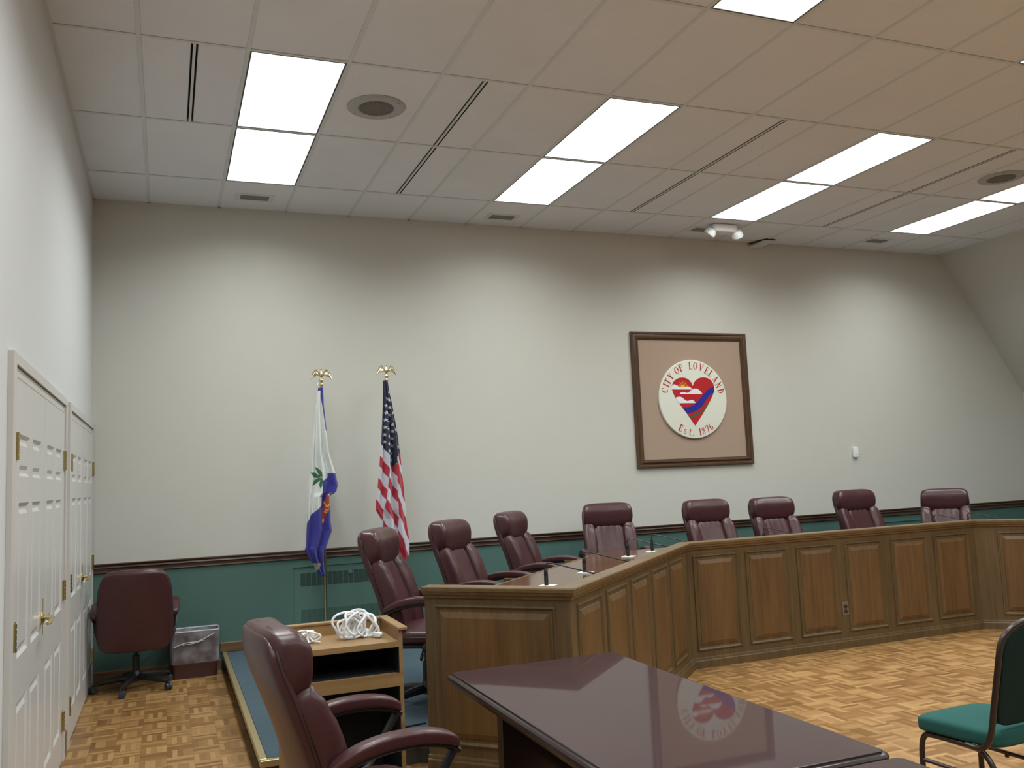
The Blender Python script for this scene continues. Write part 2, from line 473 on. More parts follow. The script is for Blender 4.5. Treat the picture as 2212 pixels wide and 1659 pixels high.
# slot diffusers
slot_names = {(1,2): 'slim slot air diffuser between the left wall and the leftmost light', (4,2): 'slot diffuser just right of the left round speaker, far tile',
 (4,1): 'slot diffuser right of the left speaker, tile nearer the back wall', (8,2): 'slot diffuser between second and third light pairs, far tile',
 (8,1): 'slot diffuser between second and third light pairs, tile nearer the back wall', (12,2): 'slot diffuser between third and rightmost light pairs, far tile',
 (12,1): 'slot diffuser between third and rightmost light pairs, tile nearer the back wall'}
for (k, r) in sorted(slot_cells):
    x0, x1, y0, y1 = cell(k, r)
    t = thing('slot_diffuser', slot_names[(k, r)], 'air diffuser', ((x0+x1)/2, (y0+y1)/2, ZC), 0, 'slot diffusers in the ceiling')
    h = (y1-y0)/2-0.016
    f = MB(); f.box(-0.0085, 0.0085, -h, h, 0.001, 0.02); f.build('centre_bar', 'tbar', t)
    for q in (-0.0205, 0.0165):
        f = MB(); f.box(q, q+0.004, -h, h, 0.002, 0.03); f.build('side_rail', 'void', t)
    f = MB(); f.box(-0.0165, 0.0165, -h, h, 0.03, 0.034); f.build('slot_back', 'void', t)

# round ceiling speakers
for (x, y, lab) in ((1.385, 5.90, 'round grey ceiling speaker right of the leftmost light panels'), (7.42, 5.90, 'round grey ceiling speaker near the right edge')):
    t = thing('ceiling_speaker', lab, 'speaker', (x, y, ZC+0.004), 0, 'round ceiling speakers')
    f = MB(); f.lathe([(0.200,0.0),(0.205,-0.003),(0.200,-0.008),(0.170,-0.012),(0.150,-0.014),(0.128,-0.012),(0.124,-0.006)], 48)
    f.build('speaker_rim', 'grille', t, smooth=True)
    f = MB(); f.lathe([(0.125,-0.004),(0.125,-0.010),(0.09,-0.013),(0.0005,-0.014)], 40)
    for i in range(-7, 8):
        yy = i*0.016; hw = math.sqrt(max(0, 0.118**2-yy*yy))
        f.box(-hw, hw, yy-0.002, yy+0.002, -0.0165, -0.011)
    f.build('speaker_mesh', 'grille_dark', t, smooth=True, angle=30)
    for i in range(4):
        f = MB(); a = PI/4+i*PI/2; f.lathe([(0.005,-0.010),(0.004,-0.0135)], 8, T=Matrix.Translation((0.182*math.cos(a), 0.182*math.sin(a), 0)))
        f.build('screw', 'darkrim', t)

# small air vents in the last row
vl = ['small ceiling vent under the leftmost light panel', 'small ceiling vent between wall and second light pair', 'small ceiling vent beside the emergency light heads', 'small ceiling vent nearest the sloped right wall']
for i, (x, y) in enumerate(((0.757, 8.13), (3.19, 8.19), (5.55, 8.13), (7.97, 8.08))):
    t = thing('ceiling_vent', vl[i], 'vent', (x, y, ZC+0.004), 0, 'small vents along the back wall')
    f = MB(); f.box(-0.17, 0.17, -0.10, 0.10, -0.004, 0.0); f.build('vent_plate', 'tbar', t)
    f = MB(); f.box(-0.125, 0.125, -0.06, 0.06, -0.006, -0.003); f.build('vent_opening', 'vent_grey', t)
    f = MB()
    for q in range(-4, 5): f.box(-0.125, 0.125, q*0.013-0.0025, q*0.013+0.0025, -0.009, -0.005)
    f.build('louvres', 'vent_grey', t)

# emergency light with two heads
t = thing('emergency_light', 'white emergency light with two round heads under the ceiling', 'emergency light', (5.67, 7.93, ZC))
f = MB(); f.pillow(0.155, 0.07, 0.045, 6, 8); f.build('housing', 'white', t, smooth=True, loc=(0, 0, -0.0425))
for sx, lab in ((-1, 0), (1, 1)):
    T = Matrix.Rotation(math.radians(-32*sx), 4, 'Y') @ Matrix.Rotation(math.radians(28), 4, 'X')
    f = MB(); f.lathe([(0.02,0.045),(0.045,0.035),(0.062,0.005),(0.066,-0.03),(0.060,-0.036),(0.0005,-0.040)], 24, T=T)
    h = f.build('lamp_head', 'white', t, smooth=True, loc=(0.17*sx, -0.02, -0.09))
    f = MB(); f.tube([(0.13*sx, 0, -0.05), (0.165*sx, -0.015, -0.07)], 0.012); f.build('swivel', 'white', t)
# tilted bracket at the ceiling edge
t = thing('ceiling_bracket', 'white tilted panel hanging loose at ceiling edge right of emergency light', 'panel', (6.53, 8.40, ZC))
f = MB(); f.add([(-0.09,0.09,-0.055),(0.06,0.09,-0.06),(0.14,-0.08,-0.008),(0.0,-0.10,-0.006),(-0.09,0.09,-0.045),(0.06,0.09,-0.05),(0.14,-0.08,0.0),(0.0,-0.10,0.0)],
  [(0,3,2,1),(4,5,6,7),(0,1,5,4),(1,2,6,5),(2,3,7,6),(3,0,4,7)]); f.build('panel', 'tbar', t)
f = MB(); f.tube([(-0.13,0.08,-0.022),(-0.05,-0.03,-0.006),(0.0,-0.105,-0.004),(0.13,-0.10,-0.004)], 0.007, 6); f.build('dark_gap', 'void', t)  # near-black tube drawn in place of the shaded gap beside the panel

# chair rail, baseboards
rp = [(0,RAIL0),(0.012,RAIL0),(0.018,RAIL0+.006),(0.014,RAIL0+.018),(0.016,RAIL0+.040),(0.026,RAIL0+.046),(0.022,RAIL0+.058),(0.030,RAIL0+.070),(0.034,RAIL1-.006),(0.028,RAIL1),(0,RAIL1)]
f = MB(); f.sweep([(XL, YB), (XR, YB), (XR, YF)], rp)
struct(f.build('trim_1', 'trim', smooth=True, angle=30), 'dark moulded chair rail along the back and right walls', 'chair rail')
f = MB(); f.sweep([(0.445, YB), (XR, YB)], [(0,DZ),(0.014,DZ),(0.014,DZ+.076),(0.010,DZ+.085),(0,DZ+.085)])
f.sweep([(XL, YB), (0.445, YB)], [(0,0),(0.014,0),(0.014,0.085),(0.010,0.095),(0,0.095)])
struct(f.build('baseboard_back', 'basewood'), 'brown wooden baseboard along the back wall', 'baseboard')
f = MB(); f.box(XL, XL+0.016, 6.275, 6.425, 0, 0.13); f.box(XL, XL+0.016, YF, 4.105, 0, 0.13)
struct(f.build('baseboard_left', 'basewood', bevel=0.006), 'brown baseboard on the left wall between the white doors', 'baseboard')

# ------------------------------------------------------------------ doors on the left wall
def make_door(name, y0, y1, lab, casing_right=True):
    t = thing(name, lab, 'door', (XL, (y0+y1)/2, 0), 0, None, 'structure')
    cy = (y0+y1)/2; a, b = y0-cy, y1-cy
    cw = 0.085; zt = 2.205
    f = MB()
    f.box(0.0005, 0.022, a, a+cw, 0, zt-0.045)
    if casing_right: f.box(0.0005, 0.022, b-cw, b, 0, zt-0.045)
    else: f.box(0.0005, 0.022, b-0.035, b, 0, zt-0.045)
    f.box(0.0005, 0.022, a, b, zt-0.045, zt)
    f.build('casing', 'casing', t)
    il = a+cw; ir = b-cw if casing_right else b-0.035
    f = MB()                         # jamb and head stop, lower than the casing
    f.box(0.0005, 0.010, il, ir, 2.115, zt-0.050); f.box(0.0005, 0.012, il, il+0.035, 0, 2.155)
    if casing_right: f.box(0.0005, 0.012, ir-0.035, ir, 0, 2.155)
    f.build('jamb', 'casing', t)
    f = MB(); f.box(0.0002, 0.002, il, ir, 2.100, 2.160); f.build('shadow_gap', 'void', t)
    l0, l1 = il+0.038, ir-(0.038 if casing_right else 0.004); mid = (l0+l1)/2
    for li, (p, q) in enumerate(((l0, mid-0.002), (mid+0.002, l1))):
        w = q-p; st = 0.115; mu = 0.10; pw = (w-2*st-mu)/2
        py = [(p+st, p+st+pw), (p+st+pw+mu, q-st)]
        pz = [(0.195, 0.735), (0.92, 1.575), (1.69, 1.872)]
        f = MB()
        zs = [0.008]+[z for c in pz for z in c]+[2.108]
        ys = [p, py[0][0], py[0][1], py[1][0], py[1][1], q]
        X0, X1 = 0.003, 0.014
        for i in range(5):
            for j in range(7):
                if i in (1, 3) and j in (1, 3, 5): continue
                f.box(X0, X1, ys[i], ys[i+1], zs[j], zs[j+1])
        for (u0, u1) in py:
            for (v0, v1) in pz:
                # sticking slope down, flat, raised field
                def ring(d0, x0, d1, x1):
                    A = [(x0,u0+d0,v0+d0),(x0,u1-d0,v0+d0),(x0,u1-d0,v1-d0),(x0,u0+d0,v1-d0)]
                    B = [(x1,u0+d1,v0+d1),(x1,u1-d1,v0+d1),(x1,u1-d1,v1-d1),(x1,u0+d1,v1-d1)]
                    f.add(A+B, [(k, (k+1)%4, 4+(k+1)%4, 4+k) for k in range(4)])
                ring(0, 0.014, 0.016, 0.004); ring(0.016, 0.004, 0.030, 0.004); ring(0.030, 0.004, 0.048, 0.012)
                d = 0.048; f.add([(0.012,u0+d,v0+d),(0.012,u1-d,v0+d),(0.012,u1-d,v1-d),(0.012,u0+d,v1-d)], [(0,1,2,3)])
        leaf = f.build('leaf', 'door', t)
        hy = p-0.004 if li == 0 else q+0.004
        for hz in (1.755, 0.965, 0.185):
            g = MB(); sg = 1 if li == 0 else -1
            g.box(0.0145, 0.019, min(hy, hy+sg*0.050), max(hy, hy+sg*0.050), hz, hz+0.118)
            g.box(0.0125, 0.018, min(hy, hy-sg*0.036), max(hy, hy-sg*0.036), hz, hz+0.118)
            for q2 in range(5):
                g.lathe([(0.007, hz+q2*0.0238), (0.0085, hz+q2*0.0238+0.001), (0.0085, hz+q2*0.0238+0.021), (0.007, hz+q2*0.0238+0.022)], 10, T=Matrix.Translation((0.022, hy, 0)))
            g.build('hinge', 'brass', leaf, smooth=True, angle=30)
        if li == 0:
            ly = q-0.075; g = MB()
            g.lathe([(0.034,0.0),(0.034,0.006),(0.026,0.014),(0.014,0.020),(0.012,0.05)], 24, T=Matrix.Translation((0.014, ly, 0.99)) @ Matrix.Rotation(PI/2, 4, 'Y'))
            g.tube(smooth_path([(0.058,ly,0.99),(0.066,ly-0.012,0.99),(0.068,ly-0.05,0.987),(0.066,ly-0.10,0.978),(0.058,ly-0.125,0.974)], 4), [0.012]*9+[0.011]*4+[0.010]*4, 10, flat=0.8)
            g.build('lever_handle', 'brass', leaf, smooth=True)
            g = MB(); g.box(0.014, 0.017, q-0.012, q-0.001, 0.90, 1.08); g.build('strike_plate', 'brass', leaf)
    return t
make_door('door_1', 4.11, 6.27, 'near pair of white six-panel doors with brass hinges and lever')
make_door('door_2', 6.43, 8.492, 'far pair of white six-panel doors behind the corner chair', False)

# ------------------------------------------------------------------ council desk
K = [(1.36, 4.95), (1.98, 4.33), (3.93, 6.28), (7.07, 6.28), (9.02, 4.33), (9.64, 4.95)]
desk = thing('council_desk', 'long panelled oak council desk in a wide angled U shape', 'desk', (0, 0, 0))
# body: facade wall 6 cm thick, swept behind the face
f = MB(); f.sweep(K, [(0.0, 0.0), (0.0, 0.965), (-0.06, 0.965), (-0.06, 0.0)])
f.build('body', 'oak', desk)
f = MB(); f.sweep(K, [(-0.002,0.0),(0.020,0.0),(0.020,0.056),(0.017,0.062),(0.012,0.064),(0.012,0.074),(0.009,0.082),(0.0,0.086),(-0.002,0.086)])
f.build('base_moulding', 'oak', desk, smooth=True, angle=25)
f = MB(); f.sweep(K, [(0.0,0.930),(0.012,0.938),(0.014,0.950),(0.026,0.958),(0.030,0.972),(0.036,0.976),(0.038,0.994),(0.034,1.0),(-0.062,1.0),(-0.062,0.965),(0.0,0.965)])
f.build('cap_rail', 'oak_cap', desk, smooth=True, angle=25)
# stiles on corners give the flat frame; the panels are set in grooves on the face
def raised_panel(A, B, t0, t1, z0, z1):
    A = Vector(A); B = Vector(B); d = (B-A).normalized(); n = Vector((d.y, -d.x))
    def P(t, o, z): q = A+d*t+n*o; return (q.x, q.y, z)
    f = MB()
    rings = [(0.0, 0.0008), (0.004, 0.010), (0.012, 0.012), (0.018, 0.006), (0.024, 0.0012), (0.040, 0.0012), (0.043, 0.005), (0.072, 0.015), (0.074, 0.0155)]
    prev = None; vs = []; fs = []
    for i, (dd, o) in enumerate(rings):
        vs += [P(t0+dd, o, z0+dd), P(t1-dd, o, z0+dd), P(t1-dd, o, z1-dd), P(t0+dd, o, z1-dd)]
        if i:
            b = 4*i
            fs += [(b-4+k, b-4+(k+1)%4, b+(k+1)%4, b+k) for k in range(4)]
    b = 4*(len(rings)-1); fs.append((b, b+1, b+2, b+3))
    f.add(vs, fs)
    mi = [0]*len(f.f)
    for i in range(len(f.f)):
        f.m[i] = 0 if i < 24 else 1
    return f.build('raised_panel', ['oak', 'oak_panel'], desk)
raised_panel(K[0], K[1], 0.055, 0.795, 0.14, 0.902)
r2 = math.sqrt(2)
for (a, b) in ((2.046,2.345),(2.404,2.704),(2.768,3.066),(3.134,3.44),(3.498,3.80)):
    raised_panel(K[1], K[2], (a-1.98)*r2, (b-1.98)*r2, 0.142, 0.905)
for (a, b) in ((3.975,4.405),(4.485,4.915),(5.005,5.435),(5.522,5.954),(6.04,6.474),(6.55,6.985)):
    raised_panel(K[2], K[3], a-3.93, b-3.93, 0.13, 0.893)
for (a, b) in ((2.046,2.345),(2.404,2.704),(2.768,3.066),(3.134,3.44),(3.498,3.80)):
    L3 = 1.95*r2
    raised_panel(K[3], K[4], L3-(b-1.98)*r2, L3-(a-1.98)*r2, 0.13, 0.89)
raised_panel(K[4], K[5], 0.08, 0.82, 0.14, 0.90)
# worktop 0.88 deep
def inner(off):
    mm = MB(); mm.sweep(K, [(-off, 0)]) if False else None
    P = [Vector(p) for p in K]; out = []
    for i in range(len(P)):
        nr = lambda a, b: Vector(((b-a).normalized().y, -(b-a).normalized().x))
        if 0 < i < len(P)-1:
            n1, n2 = nr(P[i-1], P[i]), nr(P[i], P[i+1]); m = (n1+n2)/(1+n1.dot(n2))
        elif i == 0: m = nr(P[0], P[1])
        else: m = nr(P[-2], P[-1])
        out.append(P[i]-m*off)
    return out
D = 0.86
a1 = Vector(K[0]); a6 = Vector(K[5])
seg1 = [(K[1][0]-0.0, K[1][1]+0.085), (3.93-0.025, 6.28+0.06), (3.93-D*0.4142, 6.28+D), (K[0][0]+0.02, K[0][1]+0.0)]
f = MB()
nF1 = Vector((-1, 1))/r2; nF3 = Vector((1, 1))/r2
A = Vector(K[1])+nF1*0.06+Vector((1,1))/r2*0.06; Bq = Vector((3.93-0.0249, 6.34)); Cq = Vector((3.93-D*0.4142, 6.28+D)); Dq = Vector(K[1])+nF1*D+Vector((1,1))/r2*0.06
f.prism([A, Bq, Cq, Dq], 0.855, 0.888)
f.prism([Bq, (7.07+0.0249, 6.34), (7.07+D*0.4142, 6.28+D), Cq], 0.855, 0.888)
E1 = Vector(K[4])+nF3*0.06+Vector((-1,1))/r2*0.06; E2 = Vector(K[4])+nF3*D+Vector((-1,1))/r2*0.06
f.prism([(7.07+0.0249, 6.34), E1, E2, (7.07+D*0.4142, 6.28+D)], 0.855, 0.888)
f.build('worktop', 'worktop', desk)
f = MB()
f.prism([Vector((3.93-D*0.4142, 6.28+D))+Vector((0.012,-0.012)), Vector((3.93-D*0.4142, 6.28+D)), (Dq.x, Dq.y), (Dq.x+0.012, Dq.y-0.012)], 0.840, 0.890)
f.build('worktop_edge', 'oak_cap', desk)
# supports under the worktop standing on the dais
for (x, y, ang) in ((2.45, 6.05, 135), (3.35, 6.95, 135), (4.5, 6.85, 90), (6.5, 6.85, 90)):
    T = Matrix.Translation((x, y, 0)) @ Matrix.Rotation(math.radians(ang), 4, 'Z')
    f = MB(); f.box(-0.22, 0.20, -0.015, 0.015, DZ+0.001, 0.855, T=T)
    f.build('support_panel', 'oak', desk)
# duplex outlet in the face
t = thing('power_outlet', 'small brown duplex socket between two panels of desk front', 'outlet', (5.487, 6.28, 0.328))
f = MB(); f.box(-0.034, 0.034, -0.0065, -0.0003, -0.058, 0.058); f.build('plate', 'outlet', t, bevel=0.003)
for z in (-0.021, 0.021):
    f = MB(); f.lathe([(0.0165, 0.0), (0.0165, 0.003), (0.014, 0.0035)], 20, T=Matrix.Translation((0, -0.0062, z)) @ Matrix.Rotation(PI/2, 4, 'X'))
    f.build('receptacle', 'outlet_dark', t)

# ------------------------------------------------------------------ dais
dais = thing('dais', 'low carpeted platform with brass edged step behind council desk', 'platform', (0.46, 5.05, 0))
poly = [(0.0,0.0),(0.90,0.0),(1.495,-0.595),(3.44,1.35),(6.635,1.35),(8.58,-0.595),(9.175,0.0),(10.14,0.0),(10.14,3.43),(0,3.43)]
f = MB(); f.prism([(x+0.03 if x == 0 else x, y+0.03 if y == 0 else y) for x, y in poly], 0.0, DZ-0.004, 0); f.build('riser', 'riser', dais)
ins = [(0.042,0.042),(0.88,0.042),(1.495,-0.57),(3.44,1.375),(6.635,1.375),(8.58,-0.57),(9.19,0.042),(10.12,0.042),(10.12,3.41),(0.042,3.41)]
f = MB(); f.prism(ins, DZ-0.004, DZ+0.001, 0); f.build('carpet', 'carpet', dais)
f = MB(); f.box(0, 0.041, 0.041, 3.43, DZ-0.035, DZ); f.prism([(0,0),(0.88,0),(0.88,0.041),(0.041,0.041),(0,0.041)], DZ-0.035, DZ)
f.build('nosing', 'nosing', dais, bevel=0.004)

# ------------------------------------------------------------------ leather chairs
def spine(t):
    pts = [(-0.205,0.40),(-0.232,0.55),(-0.272,0.70),(-0.322,0.84),(-0.372,0.97),(-0.395,1.06),(-0.398,1.135)]
    u = max(-0.15, min(1.15, t))*(len(pts)-1); i = max(0, min(len(pts)-2, int(u))); fr = u-i
    P = [Vector((p[0], 0, p[1])) for p in pts]
    a, b, c, d = P[max(i-1,0)], P[i], P[i+1], P[min(i+2,len(P)-1)]
    p = 0.5*((2*b)+(c-a)*fr+(2*a-5*b+4*c-d)*fr*fr+(3*b-a-3*c+d)*fr**3)
    tn = 0.5*((c-a)+2*(2*a-5*b+4*c-d)*fr+3*(3*b-a-3*c+d)*fr*fr); tn.normalize()
    return p, Vector((tn.z, 0, -tn.x))          # point, forward normal
def bw(t):   # back width factor
    return 1.0-0.07*max(0, (t-0.45)/0.55)**1.5-0.06*max(0, (0.2-t)/0.2)
def back_piece(y0, hy, t0, t1, w0, w1, p=4.5, n=12, fn2=None):
    m = MB()
    def fn(x, y, z):    # x: along spine [-1,1], y lateral, z thickness
        t = (t0+t1)/2+x*(t1-t0)/2
        q, nr = spine(t)
        w = (w0+w1)/2+z*(w1-w0)/2
        yy = (y0+y*hy)*bw(t)
        # rear wraps forward at the sides a little
        w += 0.05*(yy/0.26)**2*0.5
        if fn2: w, yy = fn2(t, w, yy)
        v = q+nr*w; return (v.x, yy, v.z)
    m.pillow(1, 1, 1, p, n, fn)
    return m
def arm_path():
    return smooth_path([(-0.215,0.615),(-0.10,0.672),(0.03,0.692),(0.15,0.678),(0.235,0.640),(0.262,0.612)], 5)
def make_exec_chair(label):
    t = thing('executive_chair', label, 'office chair', (0,0,0), 0, 'burgundy leather executive chairs')
    # base
    b = MB(); b.lathe([(0.03,0.065),(0.045,0.07),(0.045,0.12),(0.032,0.14),(0.028,0.15)], 20)
    base = b.build('base_hub', 'black', t, smooth=True)
    for i in range(5):
        a = 2*PI*i/5+0.3; T = Matrix.Rotation(a, 4, 'Z')
        g = MB(); g.tube([(0.03,0,0.100),(0.12,0,0.098),(0.22,0,0.086),(0.315,0,0.070)], [0.030,0.027,0.023,0.017], 8, T=T)
        leg = g.build('base_leg', 'black', t, smooth=True)
        g = MB()
        T2 = T @ Matrix.Translation((0.315,0,0.029)) @ Matrix.Rotation(0.9*i, 4, 'Z')
        for s in (-1, 1):
            g.lathe([(0.012,-0.011),(0.027,-0.009),(0.029,-0.004),(0.029,0.004),(0.027,0.009),(0.012,0.011)], 18, T=T2 @ Matrix.Translation((0.01, s*0.014, 0)) @ Matrix.Rotation(PI/2, 4, 'X'))
        g.lathe([(0.008,0.0),(0.008,0.05)], 10, T=T2)
        g.build('caster', 'caster', leg, smooth=True, angle=50)
    g = MB(); g.lathe([(0.028,0.13),(0.028,0.27),(0.016,0.272),(0.016,0.375)], 18); g.build('gas_column', 'black', t, smooth=True, angle=40)
    g = MB(); g.box(-0.16, 0.12, -0.09, 0.09, 0.365, 0.405); g.build('tilt_mechanism', 'black', t, bevel=0.01)
    g = MB(); g.tube([(0.02,-0.08,0.38),(0.03,-0.20,0.375),(0.04,-0.26,0.36)], 0.006, 8); g.tube([(0.04,-0.26,0.36),(0.05,-0.32,0.345)], 0.011, 8)
    g.build('lift_lever', 'black', t, smooth=True)
    # seat
    g = MB()
    def sf(x, y, z):
        zz = z*(1-0.25*(y/0.26)**2)
        zz -= 0.06*max(0, (x-0.10)/0.17)**2
        if z > 0: zz += 0.012*math.cos(x*16)*max(0, 1-(y/0.2)**2)
        return (x+0.035, y, zz+0.462)
    g.pillow(0.265, 0.258, 0.062, 4.5, 14, sf)
    seat = g.build('seat', 'leather', t, smooth=True, angle=80)
    g = MB(); g.pillow(0.235, 0.225, 0.018, 6, 6, lambda x, y, z: (x+0.02, y, z+0.405)); g.build('seat_pan', 'black', seat, smooth=True)
    g = MB(); lo = []
    for k in range(48):
        a = 2*PI*k/48; ca, sa = math.cos(a), math.sin(a)
        e = 2/5.0
        lo.append(sf(0.266*abs(ca)**e*(1 if ca >= 0 else -1), 0.259*abs(sa)**e*(1 if sa >= 0 else -1), 0.002))
    g.tube(lo, 0.0045, 6, closed=True); g.build('piping', 'seam', seat, smooth=True)
    # back
    shell = back_piece(0, 0.250, -0.01, 0.965, -0.005, 0.050, 6, 16).build('back_shell', 'leather', t, smooth=True, angle=80)
    g = MB(); lo = []
    for k in range(60):
        a = 2*PI*k/60; ca, sa = math.cos(a), math.sin(a); e = 2/6.0
        x = abs(ca)**e*(1 if ca >= 0 else -1); y = abs(sa)**e*(1 if sa >= 0 else -1)
        tt = 0.4775+x*0.4875; q, nr = spine(tt); yy = y*0.2515*bw(tt)
        w = 0.028+0.025*(yy/0.26)**2; v = q+nr*w; lo.append((v.x, yy, v.z))
    g.tube(lo, 0.005, 6, closed=True); g.build('piping', 'seam', shell, smooth=True)
    def hf(tt, w, yy):
        d = (tt-0.78)/0.235
        if w > 0.06: w += 0.034*(1-d*d)-0.014-0.012*max(0, -d)**2
        return w, yy
    back_piece(0, 0.253, 0.535, 1.005, 0.006, 0.140, 5.2, 18, hf).build('headrest', 'leather', t, smooth=True, angle=80)
    def wr(tt, w, yy):
        if w > 0.08: w += 0.004*math.sin(yy*95+tt*9)*max(0, (tt-0.30))*2.5+0.012*math.exp(-((tt-0.24)/0.10)**2)
        return w, yy
    back_piece(0, 0.165, 0.05, 0.585, 0.02, 0.108, 4.0, 18, wr).build('back_cushion', 'leather', t, smooth=True, angle=80)
    for s in (-1, 1):
        def bf(tt, w, yy, s=s):
            if w > 0.08: w += 0.003*math.sin(tt*80+yy*30)*(1 if tt > 0.38 else 0.3)
            return w-0.03*max(0, (tt-0.35))*1.5, yy
        back_piece(s*0.197, 0.066, 0.01, 0.59, 0.02, 0.142, 3.4, 14, bf).build('side_bolster', 'leather', t, smooth=True, angle=80)
    for s in (-1, 1):
        y = s*0.298
        g = MB()
        ap = [Vector((p[0], y, p[1]-0.020)) for p in arm_path()] if False else [Vector((p.x, y, p.y-0.022)) for p in [Vector((q[0], q[1])) for q in arm_path_xy]]
        loop = [(-0.13, y*0.88, 0.46), (-0.175, y*0.95, 0.53)]+[tuple(p) for p in ap[1:]]
        loop = smooth_path(loop, 1)
        fr = smooth_path([(ap[-3].x, y, ap[-3].z), (0.215, y, 0.575), (0.165, y*0.99, 0.50), (0.115, y*0.95, 0.44), (0.05, y*0.86, 0.405)], 5)
        g.tube(loop, 0.024, 8, flat=0.55, up=(0,0,1)); g.tube(fr, 0.024, 8, flat=0.55, up=(1,0,0.3))
        g.tube([(0.05, y*0.86, 0.405), (0.0, 0.10*s, 0.395)], 0.022, 8, flat=0.5, up=(0,0,1))
        arm = g.build('armrest', 'black', t, smooth=True, angle=50)
        g = MB()
        ax = arm_path_xy; n = len(ax)
        def pf(x, yy, z):
            u = (x+1)/2*(n-1); i = min(n-2, int(u)); fr_ = u-i
            px = ax[i][0]+(ax[i+1][0]-ax[i][0])*fr_; pz = ax[i][1]+(ax[i+1][1]-ax[i][1])*fr_
            return (px, y+yy, pz+z+0.006)
        g.pillow(1, 0.038, 0.025, 4, 16, pf)
        pad = g.build('arm_pad', 'leather', arm, smooth=True, angle=80)
    return t
arm_path_xy = [(v.x, v.y) for v in smooth_path([(-0.195,0.630,0),(-0.10,0.672,0),(0.02,0.694,0),(0.14,0.692,0),(0.225,0.674,0),(0.272,0.650,0)], 5)]

near = make_exec_chair('large burgundy leather chair in the foreground, pushed toward the glossy table')
near.location = (0.665, 3.40, 0); near.rotation_euler.z = math.radians(6)
# back top position (x,y), facing angle (deg), extra seat height, label
CH = [((1.25, 5.95), -30, 0.0, 'burgundy leather chair at the desk end, in front of striped flag'),
      ((1.935, 6.55), -42, 0.0, 'burgundy leather desk chair just right of the striped flag'),
      ((2.75, 7.38), -42, 0.0, 'third burgundy leather chair from the desk end, behind the worktop'),
      ((4.12, 8.06), -106, 0.0, 'burgundy leather chair at the bend of the desk, facing the viewer'),
      ((5.085, 7.81), -92, -0.011, 'burgundy leather desk chair below the right part of framed seal'),
      ((5.89, 7.81), -93, -0.027, 'burgundy leather desk chair right of the framed seal, shiny wrinkled back'),
      ((7.12, 7.96), -92, -0.006, 'burgundy leather desk chair below the white wall sensor'),
      ((8.26, 7.70), -136, -0.044, 'rightmost burgundy leather desk chair, square to the viewer')]
for (p, a, dz, lab) in CH:
    c = copy_tree(near); c['label'] = lab
    r = math.radians(a)
    c.location = (p[0]+0.385*math.cos(r), p[1]+0.385*math.sin(r), DZ)
    c.rotation_euler.z = r
    for ch in c.children:
        if ch.name.split('.')[0] in ('base_hub', 'base_leg', 'gas_column'): continue
        ch.location.z += dz

# mid-back chair turned to the wall
def corner_chair():
    t = thing('task_chair', 'burgundy mid-back chair in the corner, its back turned to us', 'office chair', (-0.235, 8.08, 0), PI/2)
    for ch in near.children:
        nm = ch.name.split('.')[0]
        if nm in ('base_hub', 'base_leg', 'gas_column', 'tilt_mechanism', 'seat', 'armrest'):
            c = copy_tree(ch, t)
            if nm == 'armrest': c.location.z -= 0.02
    def piece(hy, z0, z1, w0, w1, p, n=12, wid=None):
        m = MB()
        def fn(x, y, z):
            zz = (z0+z1)/2+x*(z1-z0)/2
            k = (zz-0.38)/0.62
            cx = -0.245-0.15*k+0.05*k*k
            w = (w0+w1)/2+z*(w1-w0)/2
            yy = y*hy*(1-0.10*k*k)
            w += 0.22*yy*yy*2
            return (cx+w, yy, zz)
        m.pillow(1, 1, 1, p, n, fn); return m
    piece(0.276, 0.335, 0.965, -0.02, 0.02, 7, 14).build('back_panel', 'leather', t, smooth=True, angle=80)
    piece(0.292, 0.325, 0.985, 0.008, 0.12, 5, 14).build('back_cushion', 'leather', t, smooth=True, angle=80)
    return t
corner_chair()
for ch in near.children:            # the near chair is let down a little
    nm = ch.name.split('.')[0]
    if nm == 'armrest': ch.location.z += 0.012
    elif nm not in ('base_hub', 'base_leg', 'gas_column'): ch.location.z -= 0.03

# ------------------------------------------------------------------ media cart
cart = thing('media_cart', 'low oak media cart with dark open shelves and a raised rim', 'cart', (0.77, 4.38, 0))
W2 = 0.265; Dp = 0.20; H = 0.85
for s in (-1, 1):
    f = MB(); f.box(min(s*W2, s*(W2-0.018)), max(s*W2, s*(W2-0.018)), -Dp, Dp, 0.06, H+0.05); f.build('side_panel', 'cart', cart)
f = MB(); f.box(-W2+0.018, W2-0.018, -Dp, Dp-0.02, H-0.026, H); f.build('top_board', 'cart', cart)
f = MB()
f.box(-W2-0.006, W2+0.006, Dp-0.02, Dp+0.006, H-0.03, H+0.05)
for s in (-1, 1): f.box(min(s*(W2-0.024), s*(W2+0.022)), max(s*(W2-0.024), s*(W2+0.022)), -Dp-0.012, Dp, H+0.050, H+0.066)
f.box(-W2-0.006, W2+0.006, Dp-0.026, Dp+0.012, H+0.050, H+0.064)
f.build('rim', 'cart', cart, bevel=0.004)
f = MB(); f.box(-W2+0.018, W2-0.018, -Dp+0.02, Dp-0.02, 0.68, 0.705); f.box(-W2+0.018, W2-0.018, -Dp, -Dp+0.02, 0.645, 0.705); f.build('shelf', 'cart', cart)
f = MB(); f.box(-W2+0.018, W2-0.018, -Dp, Dp-0.02, 0.10, 0.125); f.build('bottom_board', 'cart', cart)
f = MB(); f.box(-W2+0.0185, W2-0.0185, Dp-0.021, Dp-0.012, 0.10, H-0.03)  # thin black sheets over the inner faces of the cart
for s in (-1, 1):
    for (a, b) in ((0.126, 0.644), (0.706, H-0.027)):
        f.box(min(s*(W2-0.018), s*(W2-0.022)), max(s*(W2-0.018), s*(W2-0.022)), -Dp+0.004, Dp-0.022, a, b)
